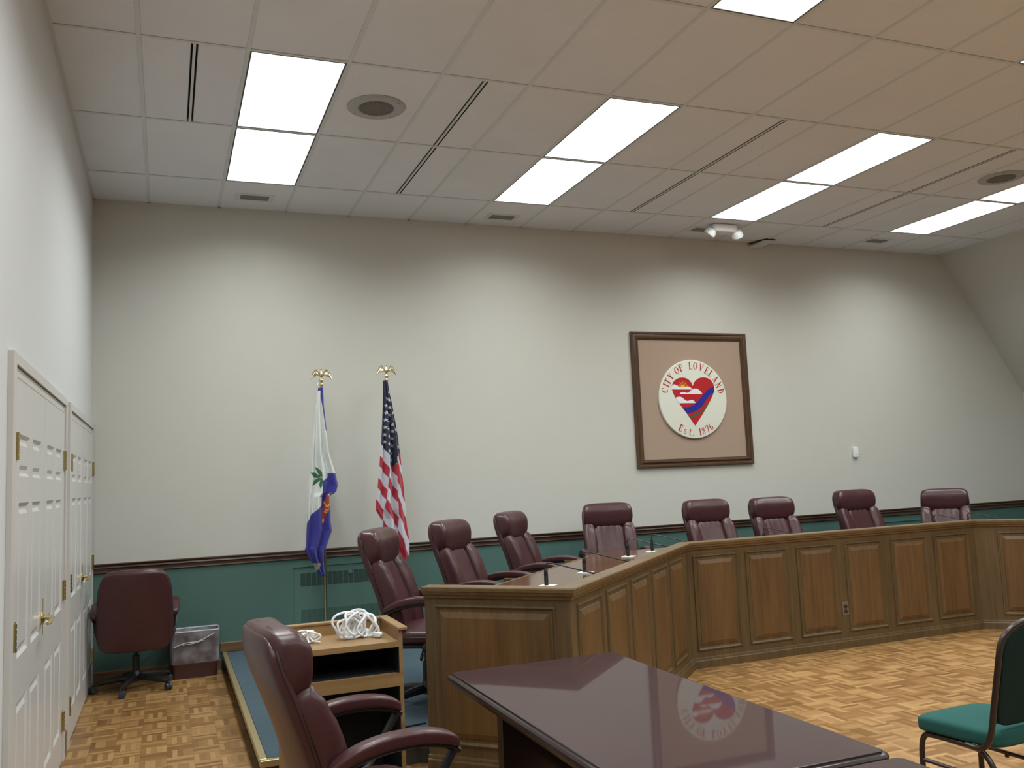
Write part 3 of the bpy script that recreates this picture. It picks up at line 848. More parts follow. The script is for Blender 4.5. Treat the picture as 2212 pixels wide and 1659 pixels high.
f.box(-W2+0.023, W2-0.023, -Dp+0.01, Dp-0.022, H-0.030, H-0.0265); f.box(-W2+0.023, W2-0.023, -Dp+0.022, Dp-0.022, 0.7055, 0.708); f.box(-W2+0.023, W2-0.023, -Dp+0.022, Dp-0.022, 0.675, 0.679); f.box(-W2+0.023, W2-0.023, -Dp+0.01, Dp-0.022, 0.1255, 0.128)
f.build('black_lining', 'blackin', cart)
f = MB(); f.box(W2-0.030, W2-0.0225, -Dp+0.006, Dp-0.04, 0.709, 0.715); f.build('shelf_runner', 'chrome', cart)
for sx in (-1, 1):
    for sy in (-1, 1):
        f = MB(); f.lathe([(0.012,-0.012),(0.026,-0.010),(0.026,0.010),(0.012,0.012)], 16, T=Matrix.Translation((sx*0.22, sy*0.15, 0.026)) @ Matrix.Rotation(PI/2, 4, 'X'))
        f.box(sx*0.22-0.02, sx*0.22+0.02, sy*0.15-0.02, sy*0.15+0.02, 0.05, 0.062)
        f.build('caster', 'black', cart, smooth=True, angle=40)

# coiled white cords on the cart
def coil(name, label, cx, cy, n, rx, rz, spread, rad, seed):
    rnd = random.Random(seed)
    t = thing(name, label, 'cord', (cx, cy, H))
    pts = []
    for i in range(n):
        c = -spread+2*spread*i/max(1, n-1); yaw = rnd.uniform(-0.9, 0.9); sx = rx*rnd.uniform(0.75, 1.15); sz = rz*rnd.uniform(0.72, 1.05)
        oy = rnd.uniform(-0.03, 0.03)
        for k in range(10):
            a = 2*PI*k/10-PI/2
            x = sx*math.cos(a); z = sz*(1+math.sin(a))+rad+0.0005
            pts.append((c+x*math.cos(yaw)+0.012*math.sin(k*1.7+i), oy+x*math.sin(yaw), max(rad, z)))
    f = MB(); f.tube(smooth_path(pts, 5), rad, 8); f.build('cord', 'white', t, smooth=True)
    return t
t = coil('extension_cord', 'big white coiled extension cord heaped on the cart top', 0.862, 4.385, 13, 0.056, 0.060, 0.056, 0.0056, 5)
f = MB(); f.pillow(0.070, 0.022, 0.016, 6, 8); f.build('power_strip', 'white', t, smooth=True, loc=(0.0, 0.035, 0.0175))
f = MB(); f.pillow(0.022, 0.014, 0.013, 5, 8); pl = f.build('plug', 'white', t, smooth=True, loc=(0.088, -0.055, 0.0145))
pl.rotation_euler.z = -0.9
f = MB(); f.tube([(0.018, 0.006, 0), (0.042, 0.006, 0)], 0.0026, 6); f.tube([(0.018, -0.006, 0), (0.042, -0.006, 0)], 0.0026, 6); f.build('prongs', 'brass', pl)
t = coil('short_cord', 'small white cord bundle on the cart top beside the big coil', 0.622, 4.40, 4, 0.038, 0.026, 0.018, 0.0042, 11)
f = MB(); f.pillow(0.020, 0.016, 0.020, 5, 8); f.build('plug', 'white', t, smooth=True, loc=(0.016, -0.008, 0.038))
f = MB(); f.tube([(0.012,-0.01,0.03),(0.022,-0.045,0.012),(0.055,-0.06,0.006)], 0.0042, 8); f.tube([(0.0,-0.01,0.03),(0.002,-0.05,0.012),(-0.006,-0.075,0.006)], 0.0042, 8); f.tube([(0.02,0.0,0.03),(0.05,0.0,0.03),(0.062,0.004,0.028)], 0.0045, 8); f.build('cord_ends', 'white', t, smooth=True)

# black cable on the dais beside the cart
f = MB(); f.tube(smooth_path([(0.95, 5.215, DZ+0.007), (1.18, 5.262, DZ+0.007), (1.34, 5.285, DZ+0.007), (1.44, 5.30, DZ+0.007)], 5), 0.005, 8)
tag(f.build('cable', 'black', smooth=True), 'thin black cable lying on the dais carpet by the desk end', 'cable')

# ------------------------------------------------------------------ glossy tables
def table(x0, x1, y0, y1, label):
    cx, cy = (x0+x1)/2, (y0+y1)/2
    t = thing('conference_table', label, 'table', (cx, cy, 0), 0, 'glossy mahogany tables')
    hx, hy = (x1-x0)/2, (y1-y0)/2
    ch = 0.030
    path = [(-hx+ch,-hy),(hx-ch,-hy),(hx,-hy+ch),(hx,hy-ch),(hx-ch,hy),(-hx+ch,hy),(-hx,hy-ch),(-hx,-hy+ch)]
    def off(d):
        c = ch-0.586*d; a, b = hx-d, hy-d
        return [(-a+c,-b),(a-c,-b),(a,-b+c),(a,b-c),(a-c,b),(-a+c,b),(-a,b-c),(-a,-b+c)]
    f = MB(); f.prism(off(0.026), 0.700, 0.740); f.build('tabletop', 'mahog', t)
    # ogee edge
    g = MB(); prof = [(-0.026,0.740),(-0.021,0.7395),(-0.019,0.734),(-0.010,0.732),(-0.003,0.726),(0.0,0.716),(-0.003,0.706),(-0.010,0.702),(-0.012,0.694),(-0.026,0.692),(-0.05,0.692),(-0.05,0.700),(-0.026,0.700)]
    g.sweep(path, prof, closed=True); g.build('edge_moulding', 'mahog_edge', t, smooth=True, angle=25, recalc=True)
    for s in (-1, 1):
        g = MB(); yy = s*(hy-0.33)
        g.box(-hx+0.13, hx-0.13, yy-0.03, yy+0.03, 0.03, 0.695); g.box(-hx+0.08, hx-0.08, yy-0.05, yy+0.05, 0.0, 0.03)
        g.build('panel_leg', 'mahog_edge', t, bevel=0.004)
    g = MB(); g.box(-0.02, 0.02, -hy+0.36, hy-0.36, 0.35, 0.60); g.build('stretcher_board', 'mahog_edge', t)
    return t
table(1.158, 2.012, 2.135, 3.915, 'glossy dark mahogany table in foreground reflecting the framed seal')
table(1.158, 2.005, 0.33, 2.115, 'second mahogany table, only its corner showing at the bottom edge')

# ------------------------------------------------------------------ green stacking chair
def green_chair(x, y, rz, label):
    t = thing('stacking_chair', label, 'chair', (x, y, 0), rz)
    g = MB()
    def sf(px, py, z):
        zz = z
        if z > 0: zz = z*1.15+0.014*math.exp(-((px+0.02)/0.14)**2-(py/0.15)**2)
        zz -= 0.012*max(0, (px-0.08)/0.13)**2
        return (px+0.012, py*(1+0.06*px/0.2), zz+0.432)
    g.pillow(0.208, 0.205, 0.036, 5.5, 14, sf); g.build('seat', 'teal', t, smooth=True, angle=80)
    for s in (-1, 1):
        yy = s*0.185
        g = MB()
        g.tube(smooth_path([(0.20,yy,0.0),(0.195,yy,0.20),(0.190,yy,0.32),(0.170,yy,0.375),(0.12,yy,0.388),(-0.06,yy,0.388),(-0.12,yy,0.376),(-0.165,yy,0.32),(-0.20,yy,0.20),(-0.245,yy,0.0)], 5), 0.0125, 10)
        g.build('leg_frame', 'bronze', t, smooth=True)
        g = MB(); g.tube([(0.193,yy,0.27),(-0.180,yy,0.27)], 0.009, 8)
        for q in (0.06, -0.09): g.lathe([(0.009,-0.014),(0.009,0.0)], 10, T=Matrix.Translation((q, yy, 0.266)))
        g.build('stretcher', 'bronze', t, smooth=True, angle=40)
        for (lx) in (0.20, -0.245):
            g = MB(); g.lathe([(0.014,0.0),(0.016,0.01),(0.0145,0.03)], 12, T=Matrix.Translation((lx, yy, 0.0))); g.build('foot_cap', 'black', t, smooth=True)
    # back frame: arch leaning backward
    def bx(z): return -0.175-0.115*((z-0.40)/0.53)-0.0*(z)
    pts = [(-0.06,-0.205,0.398),(-0.13,-0.212,0.400),(-0.170,-0.214,0.43)]
    L = [(bx(z), -0.214, z) for z in (0.48, 0.58, 0.68, 0.76)]
    arc = []
    for k in range(0, 13):
        a = PI-PI*k/12; arc.append((bx(0.79+0.135*math.sin(a)), 0.214*math.copysign(abs(math.cos(a))**0.75, math.cos(a)), 0.79+0.135*math.sin(a)**0.8 if math.sin(a) > 0 else 0.79))
    Rr = [(p[0], -p[1], p[2]) for p in (pts+L)][::-1]
    g = MB(); g.tube(smooth_path(pts+L+arc+Rr, 4), 0.0135, 10, flat=0.9); g.build('back_frame', 'bronze', t, smooth=True)
    def back(w0, w1, name, m, hy=0.198):
        g = MB()
        def fn(a, yy, b):
            z = 0.70+a*0.205
            lim = 1.0
            if z > 0.79: lim = math.sqrt(max(0.02, 1-((z-0.79)/0.128)**2))**0.75
            return (bx(z)+b, yy*hy*lim, z)
        g.pillow(1, 1, (w1-w0)/2, 7, 16, lambda a, yy, b: fn(a, yy, b+(w0+w1)/2))
        g.build(name, m, t, smooth=True, angle=70)
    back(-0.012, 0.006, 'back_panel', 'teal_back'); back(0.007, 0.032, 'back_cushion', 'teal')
    return t
green_chair(3.325, 2.985, PI/2+math.radians(3), 'teal padded stacking chair with bronze frame, seen from behind at right edge')

# ------------------------------------------------------------------ gooseneck microphones
def make_mic(label):
    t = thing('gooseneck_microphone', label, 'microphone', (0,0,0), 0, 'gooseneck microphones on the desk')
    f = MB(); f.box(-0.045, 0.055, -0.05, 0.05, 0.0, 0.007); f.build('base_plate', 'white', t, bevel=0.002)
    f = MB(); f.lathe([(0.013,0.007),(0.0135,0.06),(0.0125,0.062),(0.0125,0.066),(0.0135,0.068),(0.012,0.100),(0.007,0.112)], 14); f.build('stem', 'black', t, smooth=True)
    f = MB(); f.tube(smooth_path([(0,0,0.105),(0.0,0,0.128),(0.012,0,0.143),(0.035,0,0.147),(0.12,0,0.130),(0.22,0,0.108),(0.305,0,0.090)], 4), 0.0042, 8); f.build('gooseneck', 'black', t, smooth=True)
    f = MB(); f.lathe([(0.004,0.0),(0.006,0.004),(0.006,0.03),(0.003,0.034)], 10, T=Matrix.Translation((0.30,0,0.0915)) @ Matrix.Rotation(PI/2+0.2, 4, 'Y')); f.build('capsule', 'black', t, smooth=True)
    return t
WT = 0.888
mics = [((2.262, 5.30), -48, 'black gooseneck microphone on the desk nearest the end panel'),
        ((2.775, 5.80), -48, 'second gooseneck microphone along the angled desk top'),
        ((3.575, 6.62), -45, 'third gooseneck microphone along the angled desk top'),
        ((3.945, 6.86), -50, 'gooseneck microphone at the bend, half hidden by desk cap'),
        ((5.02, 6.72), -55, 'gooseneck microphone in front of the shiny wrinkled chair back'),
        ((7.07, 6.74), -55, 'gooseneck microphone in front of the rightmost chair, left one'),
        ((7.43, 6.66), -70, 'rightmost gooseneck microphone, its neck just above the desk cap')]
m0 = None
for (p, a, lab) in mics:
    if m0 is None: m0 = make_mic(lab); m = m0
    else: m = copy_tree(m0); m['label'] = lab
    m.location = (p[0], p[1], WT); m.rotation_euler.z = math.radians(a)

# ------------------------------------------------------------------ waste bin
t = thing('waste_bin', 'maroon waste bin with a white plastic liner beside corner chair', 'bin', (0.225, 8.36, 0))
def bin_ring(hx, hy, z, r=0.03, n=5):
    out = []
    for (sx, sy, a0) in ((1,-1,-PI/2),(1,1,0),(-1,1,PI/2),(-1,-1,PI)):
        for k in range(n+1):
            a = a0+PI/2*k/n; out.append((sx*(hx-r)+r*math.cos(a), sy*(hy-r)+r*math.sin(a), z))
    return out
def loft(rings, mi=0, cap=True):
    f = MB(); n = len(rings[0]); vs = [p for r in rings for p in r]; fs = []
    for i in range(len(rings)-1):
        for k in range(n): fs.append((i*n+k, i*n+(k+1)%n, (i+1)*n+(k+1)%n, (i+1)*n+k))
    if cap: fs.append(tuple(range(n))[::-1])
    return f.add(vs, fs, mi)
f = loft([bin_ring(0.180, 0.095, 0.0), bin_ring(0.196, 0.112, 0.385), bin_ring(0.200, 0.116, 0.390), bin_ring(0.193, 0.109, 0.390), bin_ring(0.178, 0.094, 0.01)])
f.build('bin_body', 'binmat', t, smooth=True, angle=40)
rings = []
rr = random.Random(3)
for z, e in ((0.125, 0.006), (0.135, 0.010), (0.165, 0.007), (0.25, 0.006), (0.33, 0.007), (0.388, 0.008), (0.400, 0.004), (0.392, -0.008), (0.33, -0.012)):
    ring = bin_ring(0.184+0.014*z/0.39+e, 0.099+0.014*z/0.39+e, z, 0.034)
    rings.append([(x+rr.uniform(-0.002, 0.002), y+rr.uniform(-0.002, 0.002), zz+rr.uniform(-0.004, 0.004)) for x, y, zz in ring])
loft(rings, 0, False).build('bin_liner', 'liner', t, smooth=True, angle=60)
f = MB()
f.tube(smooth_path([(-0.17,-0.121,0.27),(-0.08,-0.124,0.30),(0.02,-0.124,0.305),(0.10,-0.124,0.335),(0.16,-0.122,0.365)], 5), 0.0045, 6)
f.tube(smooth_path([(-0.10,-0.123,0.285),(0.0,-0.124,0.293),(0.07,-0.124,0.312)], 5), 0.007, 6, flat=0.4)
f.tube(bin_ring(0.201, 0.117, 0.392, 0.034), 0.0050, 6, closed=True)
f.build('liner_folds', 'cloud', t, smooth=True)

# ------------------------------------------------------------------ wall heaters
def heater(x0, x1, label):
    t = thing('wall_heater', label, 'heater', ((x0+x1)/2, YB, 0), 0, 'green wall heaters')
    hx = (x1-x0)/2; z0, z1 = 0.25, 0.842
    f = MB(); f.box(-hx, hx, -0.003, -0.0005, z0, z1); f.build('cabinet', 'green', t)
    pitch = 0.0495; w = 0.0435
    n = int((2*hx-0.12)/pitch)
    f = MB()
    for i in range(n):
        x = -hx+0.062+i*pitch
        f.box(x, x+w, -0.0045, -0.0029, 0.664, 0.782)
    f.build('upper_grille', 'green_dark', t)
    f = MB()
    for i in range(n):
        x = -hx+0.062+i*pitch
        for j in range(13):
            z = 0.340+j*0.0088
            f.box(x, x+w, -0.0042, -0.0029, z, z+0.0030)
    f.build('lower_louvres', 'green_dark', t)
    f = MB(); f.box(-hx-0.004, hx+0.004, -0.014, -0.0005, z1, z1+0.004); f.build('top_lip', 'oak_worn' if False else 'green', t)
    f = MB(); f.lathe([(0.020,0.0),(0.020,0.008),(0.013,0.012)], 20, T=Matrix.Translation((-hx+0.525, -0.003, 0.762)) @ Matrix.Rotation(PI/2, 4, 'X')); f.build('knob', 'green', t, smooth=True, angle=40)
    return t
heater(1.095, 2.02, 'green wall heater behind the flag poles and first chair')
heater(7.6, 9.05, 'green wall heater behind the two rightmost chairs')

# wall sensor
t = thing('wall_sensor', 'small white plastic sensor box on the wall right of framed seal', 'sensor', (7.755, YB, 1.704))
f = MB(); f.pillow(0.036, 0.016, 0.064, 8, 8); f.build('sensor_case', 'white', t, smooth=True, loc=(0, -0.017, 0))
f = MB(); f.box(-0.028, 0.028, -0.0340, -0.0325, -0.030, -0.026); f.build('sensor_slot', 'grille', t)

# ------------------------------------------------------------------ framed seal
seal = thing('framed_seal', 'large dark framed city seal with a red heart on the wall', 'framed seal', (5.513, YB, 2.37))
FX0, FX1, FZ0, FZ1 = 4.759-5.513, 6.271-5.513, 1.621-2.37, 3.122-2.37
f = MB()
def frame_sweep(prof):
    # rectangle in xz; profile (inward offset d, depth y)
    n = len(prof); vs = []; fs = []
    for (cx, cz, sx, sz) in ((FX0,FZ0,1,1),(FX1,FZ0,-1,1),(FX1,FZ1,-1,-1),(FX0,FZ1,1,-1)):
        for d, y in prof: vs.append((cx+sx*d, y, cz+sz*d))
    for i in range(4):
        j = (i+1)%4
        for a in range(n):
            b = (a+1)%n; fs.append((i*n+a, i*n+b, j*n+b, j*n+a))
    f.add(vs, fs)
frame_sweep([(0,-0.001),(0,-0.030),(0.006,-0.036),(0.022,-0.036),(0.030,-0.028),(0.042,-0.030),(0.056,-0.040),(0.070,-0.036),(0.076,-0.024),(0.086,-0.022),(0.086,-0.001)])
f.build('frame', 'frame', seal, smooth=True, angle=25, recalc=True)
f = MB(); f.box(FX0+0.08, FX1-0.08, -0.012, -0.001, FZ0+0.08, FZ1-0.08); f.build('mat_board', 'mat_board', seal)
SX, SZ, SR = 5.508-5.513, 2.367-2.37, 0.4425
f = MB(); f.lathe([(SR-0.004,0.011),(SR,0.014),(SR,0.030),(SR-0.006,0.036),(SR-0.02,0.037),(0.0005,0.037)], 96, T=Matrix.Translation((SX, 0, SZ)) @ Matrix.Rotation(PI/2, 4, 'X'))
f.build('disc', 'disc', seal, smooth=True, angle=30)
def art(name, polys, m, depth):
    f = MB()
    for poly in polys:
        n = len(poly)
        a = sum(poly[i][0]*poly[(i+1)%n][1]-poly[(i+1)%n][0]*poly[i][1] for i in range(n))
        if a < 0: poly = poly[::-1]
        vs = [(x, -depth, z) for x, z in poly]+[(x, -depth+0.0012, z) for x, z in poly]
        f.add(vs, [tuple(range(n))]+[(i, n+i, n+(i+1)%n, (i+1)%n) for i in range(n)])
    return f.build(name, m, seal)
ART = {'heart': [(-0.0063, -0.3038), (-0.1029, -0.1682), (-0.1965, -0.0487), (-0.2395, 0.0133), (-0.2654, 0.0649), (-0.2798, 0.1113), (-0.2757, 0.1524), (-0.2565, 0.1884), (-0.2187, 0.2193), (-0.1759, 0.2359), (-0.1338, 0.24), (-0.0923, 0.2348), (-0.0518, 0.214), (-0.0218, 0.1807), (-0.0053, 0.1422), (0.0078, 0.1723), (0.0319, 0.2035), (0.0738, 0.2296), (0.1135, 0.24), (0.1563, 0.2411), (0.1984, 0.2327), (0.2395, 0.2085), (0.2674, 0.1717), (0.2764, 0.1297), (0.2706, 0.0877), (0.2505, 0.0354), (0.2085, -0.0322), (0.147, -0.1169), (0.0665, -0.2173)], 'clouds': [[(-0.2825, 0.1062), (-0.281, 0.1267), (-0.2694, 0.1576), (-0.2465, 0.1626), (-0.2174, 0.1553), (-0.189, 0.1367), (-0.1657, 0.1304), (-0.112, 0.1302), (-0.0753, 0.1404), (-0.0491, 0.1361), (-0.0287, 0.1205), (-0.0058, 0.1038)], [(-0.1856, 0.052), (-0.1701, 0.0695), (-0.1398, 0.0765), (-0.1102, 0.0722), (-0.0868, 0.0659), (-0.0623, 0.0719), (-0.024, 0.1028), (0.0131, 0.1151), (0.0492, 0.1129), (0.084, 0.0919), (0.1061, 0.0626), (0.1125, 0.0521)], [(-0.2395, 0.0133), (-0.2152, 0.0214), (-0.1853, 0.0242), (-0.156, 0.0178), (-0.1223, -0.0103), (-0.0934, -0.024), (-0.0692, -0.0212), (-0.0446, -0.0131), (-0.0147, -0.0155), (0.0057, -0.0322), (0.0165, -0.0489), (-0.1989, -0.0487)]], 'blue': [(0.2766, 0.1328), (0.2268, 0.1246), (0.1689, 0.0883), (0.1097, 0.0313), (0.0444, -0.0305), (-0.0067, -0.0694), (-0.0684, -0.0914), (-0.1525, -0.0976), (-0.1035, -0.161), (-0.0373, -0.1558), (0.037, -0.1289), (0.101, -0.0831), (0.1544, -0.0212), (0.2077, 0.0358), (0.2583, 0.0563), (0.2698, 0.0772)], 'green': [(0.1959, -0.0372), (0.1496, -0.0836), (0.0849, -0.1348), (0.0098, -0.1699), (-0.0516, -0.1865), (-0.0874, -0.186), (-0.0743, -0.2027), (-0.0166, -0.2005), (0.0451, -0.1808), (0.1084, -0.1455), (0.1545, -0.0993), (0.1816, -0.0632)], 'sun': [[(-0.1058, 0.1322), (-0.106, 0.1379), (-0.1073, 0.1433), (-0.1097, 0.1483), (-0.1131, 0.1527), (-0.1173, 0.1564), (-0.1223, 0.1591), (-0.1278, 0.1607), (-0.1336, 0.1613), (-0.1394, 0.1608), (-0.1452, 0.1591), (-0.1505, 0.1565), (-0.1553, 0.1529), (-0.1593, 0.1485), (-0.1624, 0.1435), (-0.1645, 0.1381), (-0.1655, 0.1324)], [(-0.0984, 0.1439), (-0.0627, 0.1513), (-0.0622, 0.1486), (-0.0975, 0.1389)], [(-0.1035, 0.1547), (-0.082, 0.1664), (-0.0806, 0.1641), (-0.1009, 0.1504)], [(-0.1121, 0.1631), (-0.0871, 0.1899), (-0.085, 0.1882), (-0.1081, 0.16)], [(-0.1232, 0.1682), (-0.1127, 0.1898), (-0.1101, 0.1889), (-0.1183, 0.1665)], [(-0.1356, 0.1694), (-0.1319, 0.2042), (-0.129, 0.2042), (-0.1304, 0.1694)], [(-0.1481, 0.1666), (-0.153, 0.1889), (-0.1503, 0.1898), (-0.143, 0.1683)], [(-0.1592, 0.1601), (-0.1781, 0.1883), (-0.1757, 0.19), (-0.1548, 0.1632)], [(-0.1677, 0.1507), (-0.186, 0.1644), (-0.1842, 0.1667), (-0.1645, 0.1549)], [(-0.1728, 0.1392), (-0.2064, 0.1491), (-0.2055, 0.1518), (-0.1712, 0.1441)]]}
def sm2(pts, n=5, closed=True):
    return [(p.x, p.y) for p in smooth_path([(a, b, 0) for a, b in pts], n, closed)]
art('heart', [ART['heart']], 'red', 0.0385)
for cl in ART['clouds']: art('cloud', [cl], 'sealwhite', 0.0397)
art('blue_band', [ART['blue']], 'blue', 0.0397)
art('green_band', [ART['green']], 'sgreen', 0.0397)
art('sun', ART['sun'], 'yellow', 0.0397)
# serif letters, unit box: height 1
def slab(x0, z0, x1, z1, w):
    dx, dz = x1-x0, z1-z0; L = math.hypot(dx, dz); nx, nz = -dz/L*w/2, dx/L*w/2
    return [(x0+nx,z0+nz),(x1+nx,z1+nz),(x1-nx,z1-nz),(x0-nx,z0-nz)]
TH, TN = 0.17, 0.055
def serif(x, z, w=0.34): return slab(x-w/2, z, x+w/2, z, 0.05)
def arcs(cx, cz, rx, rz, a0, a1, thick, thin, n=20):
    out = []
    for i in range(n):
        A = [math.radians(a0+(a1-a0)*k/n) for k in (i, i+1)]
        P = []
        for a in A:
            w = thin+(thick-thin)*abs(math.cos(a))**1.5
            P.append(((cx+rx*math.cos(a)+w/2*math.cos(a)), cz+rz*math.sin(a)+TN/2*math.sin(a), cx+rx*math.cos(a)-w/2*math.cos(a), cz+rz*math.sin(a)-TN/2*math.sin(a)))
        out.append([(P[0][0],P[0][1]),(P[1][0],P[1][1]),(P[1][2],P[1][3]),(P[0][2],P[0][3])])
    return out
def stem(x, z0=0.0, z1=1.0, s0=True, s1=True):
    o = [slab(x, z0, x, z1, TH)]
    if s0: o.append(serif(x, z0+0.025))
    if s1: o.append(serif(x, z1-0.025))
    return o
LET = {
 'C': arcs(0.40,0.5,0.30,0.47,50,315,TH,TN)+[slab(0.62,0.74,0.62,0.97,0.06)],
 'I': stem(0.3),
 'T': stem(0.37, s1=False)+[slab(0.05,0.97,0.69,0.97,TN),slab(0.07,0.97,0.07,0.74,0.05),slab(0.67,0.97,0.67,0.74,0.05)],
 'Y': stem(0.37,0,0.48,True,False)+[slab(0.37,0.44,0.14,0.97,TH),slab(0.37,0.44,0.62,0.97,TN),serif(0.14,0.975),serif(0.62,0.975,0.26)],
 'O': arcs(0.40,0.5,0.30,0.47,0,360,TH,TN,28),
 'F': stem(0.22)+[slab(0.2,0.97,0.66,0.97,TN),slab(0.64,0.97,0.64,0.72,0.05),slab(0.2,0.52,0.5,0.52,TN),slab(0.48,0.40,0.48,0.64,0.045)],
 'L': stem(0.22)+[slab(0.2,0.03,0.66,0.03,TN),slab(0.64,0.03,0.64,0.30,0.05)],
 'V': [slab(0.12,0.97,0.38,0.02,TH),slab(0.38,0.02,0.64,0.97,TN),serif(0.12,0.975),serif(0.64,0.975,0.26)],
 'E': stem(0.22)+[slab(0.2,0.97,0.66,0.97,TN),slab(0.64,0.97,0.64,0.74,0.05),slab(0.2,0.52,0.5,0.52,TN),slab(0.48,0.40,0.48,0.64,0.045),slab(0.2,0.03,0.68,0.03,TN),slab(0.66,0.03,0.66,0.28,0.05)],
 'A': [slab(0.38,0.98,0.64,0.02,TH),slab(0.38,0.98,0.12,0.02,TN),slab(0.22,0.34,0.54,0.34,TN),serif(0.12,0.025,0.26),serif(0.64,0.025)],
 'N': [slab(0.14,0.0,0.14,1.0,TN),slab(0.16,0.97,0.62,0.02,TH),slab(0.64,0.0,0.64,1.0,TN),serif(0.14,0.025,0.26),serif(0.64,0.975,0.26),serif(0.10,0.975,0.22)],
 'D': stem(0.2)+arcs(0.2,0.5,0.42,0.47,-90,90,TH,TN),
 's': arcs(0.26,0.50,0.16,0.16,20,260,0.10,TN,14)+arcs(0.26,0.18,0.17,0.16,100,-160,0.11,TN,14)+[slab(0.42,0.48,0.42,0.64,0.045),slab(0.09,0.03,0.09,0.2,0.045)],
 't': [slab(0.24,0.08,0.24,0.88,0.14),slab(0.08,0.64,0.44,0.64,TN)]+arcs(0.36,0.12,0.12,0.10,180,320,0.10,TN,8),
 '.': [[(0.12,0.0),(0.26,0.0),(0.26,0.13),(0.12,0.13)]],
 '1': stem(0.28,0,0.97,True,False)+[slab(0.28,0.95,0.10,0.82,TN)],
 '8': arcs(0.3,0.26,0.20,0.23,0,360,0.13,TN,20)+arcs(0.3,0.74,0.17,0.21,0,360,0.12,TN,20),
 '7': [slab(0.06,0.94,0.56,0.94,0.11),slab(0.55,0.92,0.24,0.0,0.12),slab(0.07,0.94,0.07,0.76,0.05)],
 '6': arcs(0.3,0.29,0.21,0.26,0,360,0.13,TN,20)+arcs(0.42,0.42,0.33,0.52,100,190,0.13,TN,12),
}
def letters(name, items, hgt, squash, bottom=False):
    polys = []
    for ch, ang, rb in items:
        us = [u for poly in LET[ch] for u, v in poly]; w = min(us)+max(us)
        a = math.radians(ang)          # clockwise from top
        for poly in LET[ch]:
            out = []
            for (u, v) in poly:
                x = (u-w/2)*hgt*squash; y = v*hgt
                if not bottom:
                    R = rb+y; px = R*math.sin(a)+x*math.cos(a); pz = R*math.cos(a)-x*math.sin(a)
                else:
                    R = rb+hgt-y; px = R*math.sin(a)-x*math.cos(a); pz = R*math.cos(a)+x*math.sin(a)
                out.append((SX+px, SZ+pz))
            polys.append(out)
    art(name, polys, 'red', 0.0388)
TOPL = [('C', -75.2, 0.337), ('I', -65.3, 0.337), ('T', -58.3, 0.337), ('Y', -47.8, 0.337), ('O', -31.6, 0.337), ('F', -22.0, 0.337), ('L', -2.5, 0.337), ('O', 7.5, 0.337), ('V', 19.3, 0.337), ('E', 31.5, 0.337), ('L', 41.1, 0.337), ('A', 53.8, 0.337), ('N', 65.3, 0.337), ('D', 76.5, 0.337)]
BOTL = [('E', -149.4, 0.3316), ('s', -159.5, 0.3316), ('t', -169.1, 0.3316), ('.', -175.5, 0.3316), ('1', 171.0, 0.3316), ('8', 163.9, 0.3316), ('7', 154.6, 0.3316), ('6', 146.7, 0.3316)]
for a, b in ((0, 4), (4, 6), (6, 14)): letters('lettering', TOPL[a:b], 0.082, 0.86)
for a, b in ((0, 4), (4, 8)): letters('lettering', BOTL[a:b], 0.080, 0.86, True)

# ------------------------------------------------------------------ flags
def fast_interp(tab, z):
    if z >= tab[0][0]: return tab[0][1], tab[0][2]
    for i in range(len(tab)-1):
        if tab[i+1][0] <= z <= tab[i][0]:
            f = (tab[i][0]-z)/max(1e-9, tab[i][0]-tab[i+1][0])
            return tab[i][1]+(tab[i+1][1]-tab[i][1])*f, tab[i][2]+(tab[i+1][2]-tab[i][2])*f
    return tab[-1][1], tab[-1][2]
def in_poly(p, poly):
    x, y = p; c = False; n = len(poly); j = n-1
    for i in range(n):
        xi, yi = poly[i]; xj, yj = poly[j]
        if (yi > y) != (yj > y) and x < (xj-xi)*(y-yi)/(yj-yi)+xi: c = not c
        j = i
    return c
def make_flag(parent, name, tab, y0, color, nu, nv, folds, depth):
    zt, zb = tab[0][0], tab[-1][0]
    ring = 2*nu; vs = []; cols = []; fs = []
    px, py, pz = parent.location
    for j in range(nv+1):
        z = zt+(zb-zt)*j/nv
        xl, xr = fast_interp(tab, z); g = min(1.0, j/nv*3+0.10)*min(1.0, 0.25+(nv-j)/nv*6)
        for i in range(ring):
            if i < nu: u = i/(nu-1); side = 0
            else: u = 1-(i-nu)/(nu-1); side = 1
            x = xl+(xr-xl)*u
            ed = (1-abs(2*u-1)**6)
            if side == 0: y = y0-depth*g*ed*(0.55+0.45*folds(u, z))
            else: y = y0+depth*g*ed*(0.35+0.25*math.cos(9*u))
            vs.append((x-px, y-py, z-pz)); cols.append(color(u, x, z, side))
    for j in range(nv):
        for i in range(ring):
            i2 = (i+1)%ring
            fs.append((j*ring+i, (j+1)*ring+i, (j+1)*ring+i2, j*ring+i2))
    me = bpy.data.meshes.new(name); me.from_pydata(vs, [], fs)
    ca = me.color_attributes.new('Col', 'FLOAT_COLOR', 'POINT')
    flat = []
    for c in cols: flat += [c[0], c[1], c[2], 1.0]
    ca.data.foreach_set('color', flat)
    me.polygons.foreach_set('use_smooth', [True]*len(me.polygons))
    me.materials.append(M['cloth'])
    o = bpy.data.objects.new(name, me); COL.objects.link(o); o.parent = parent
    return o
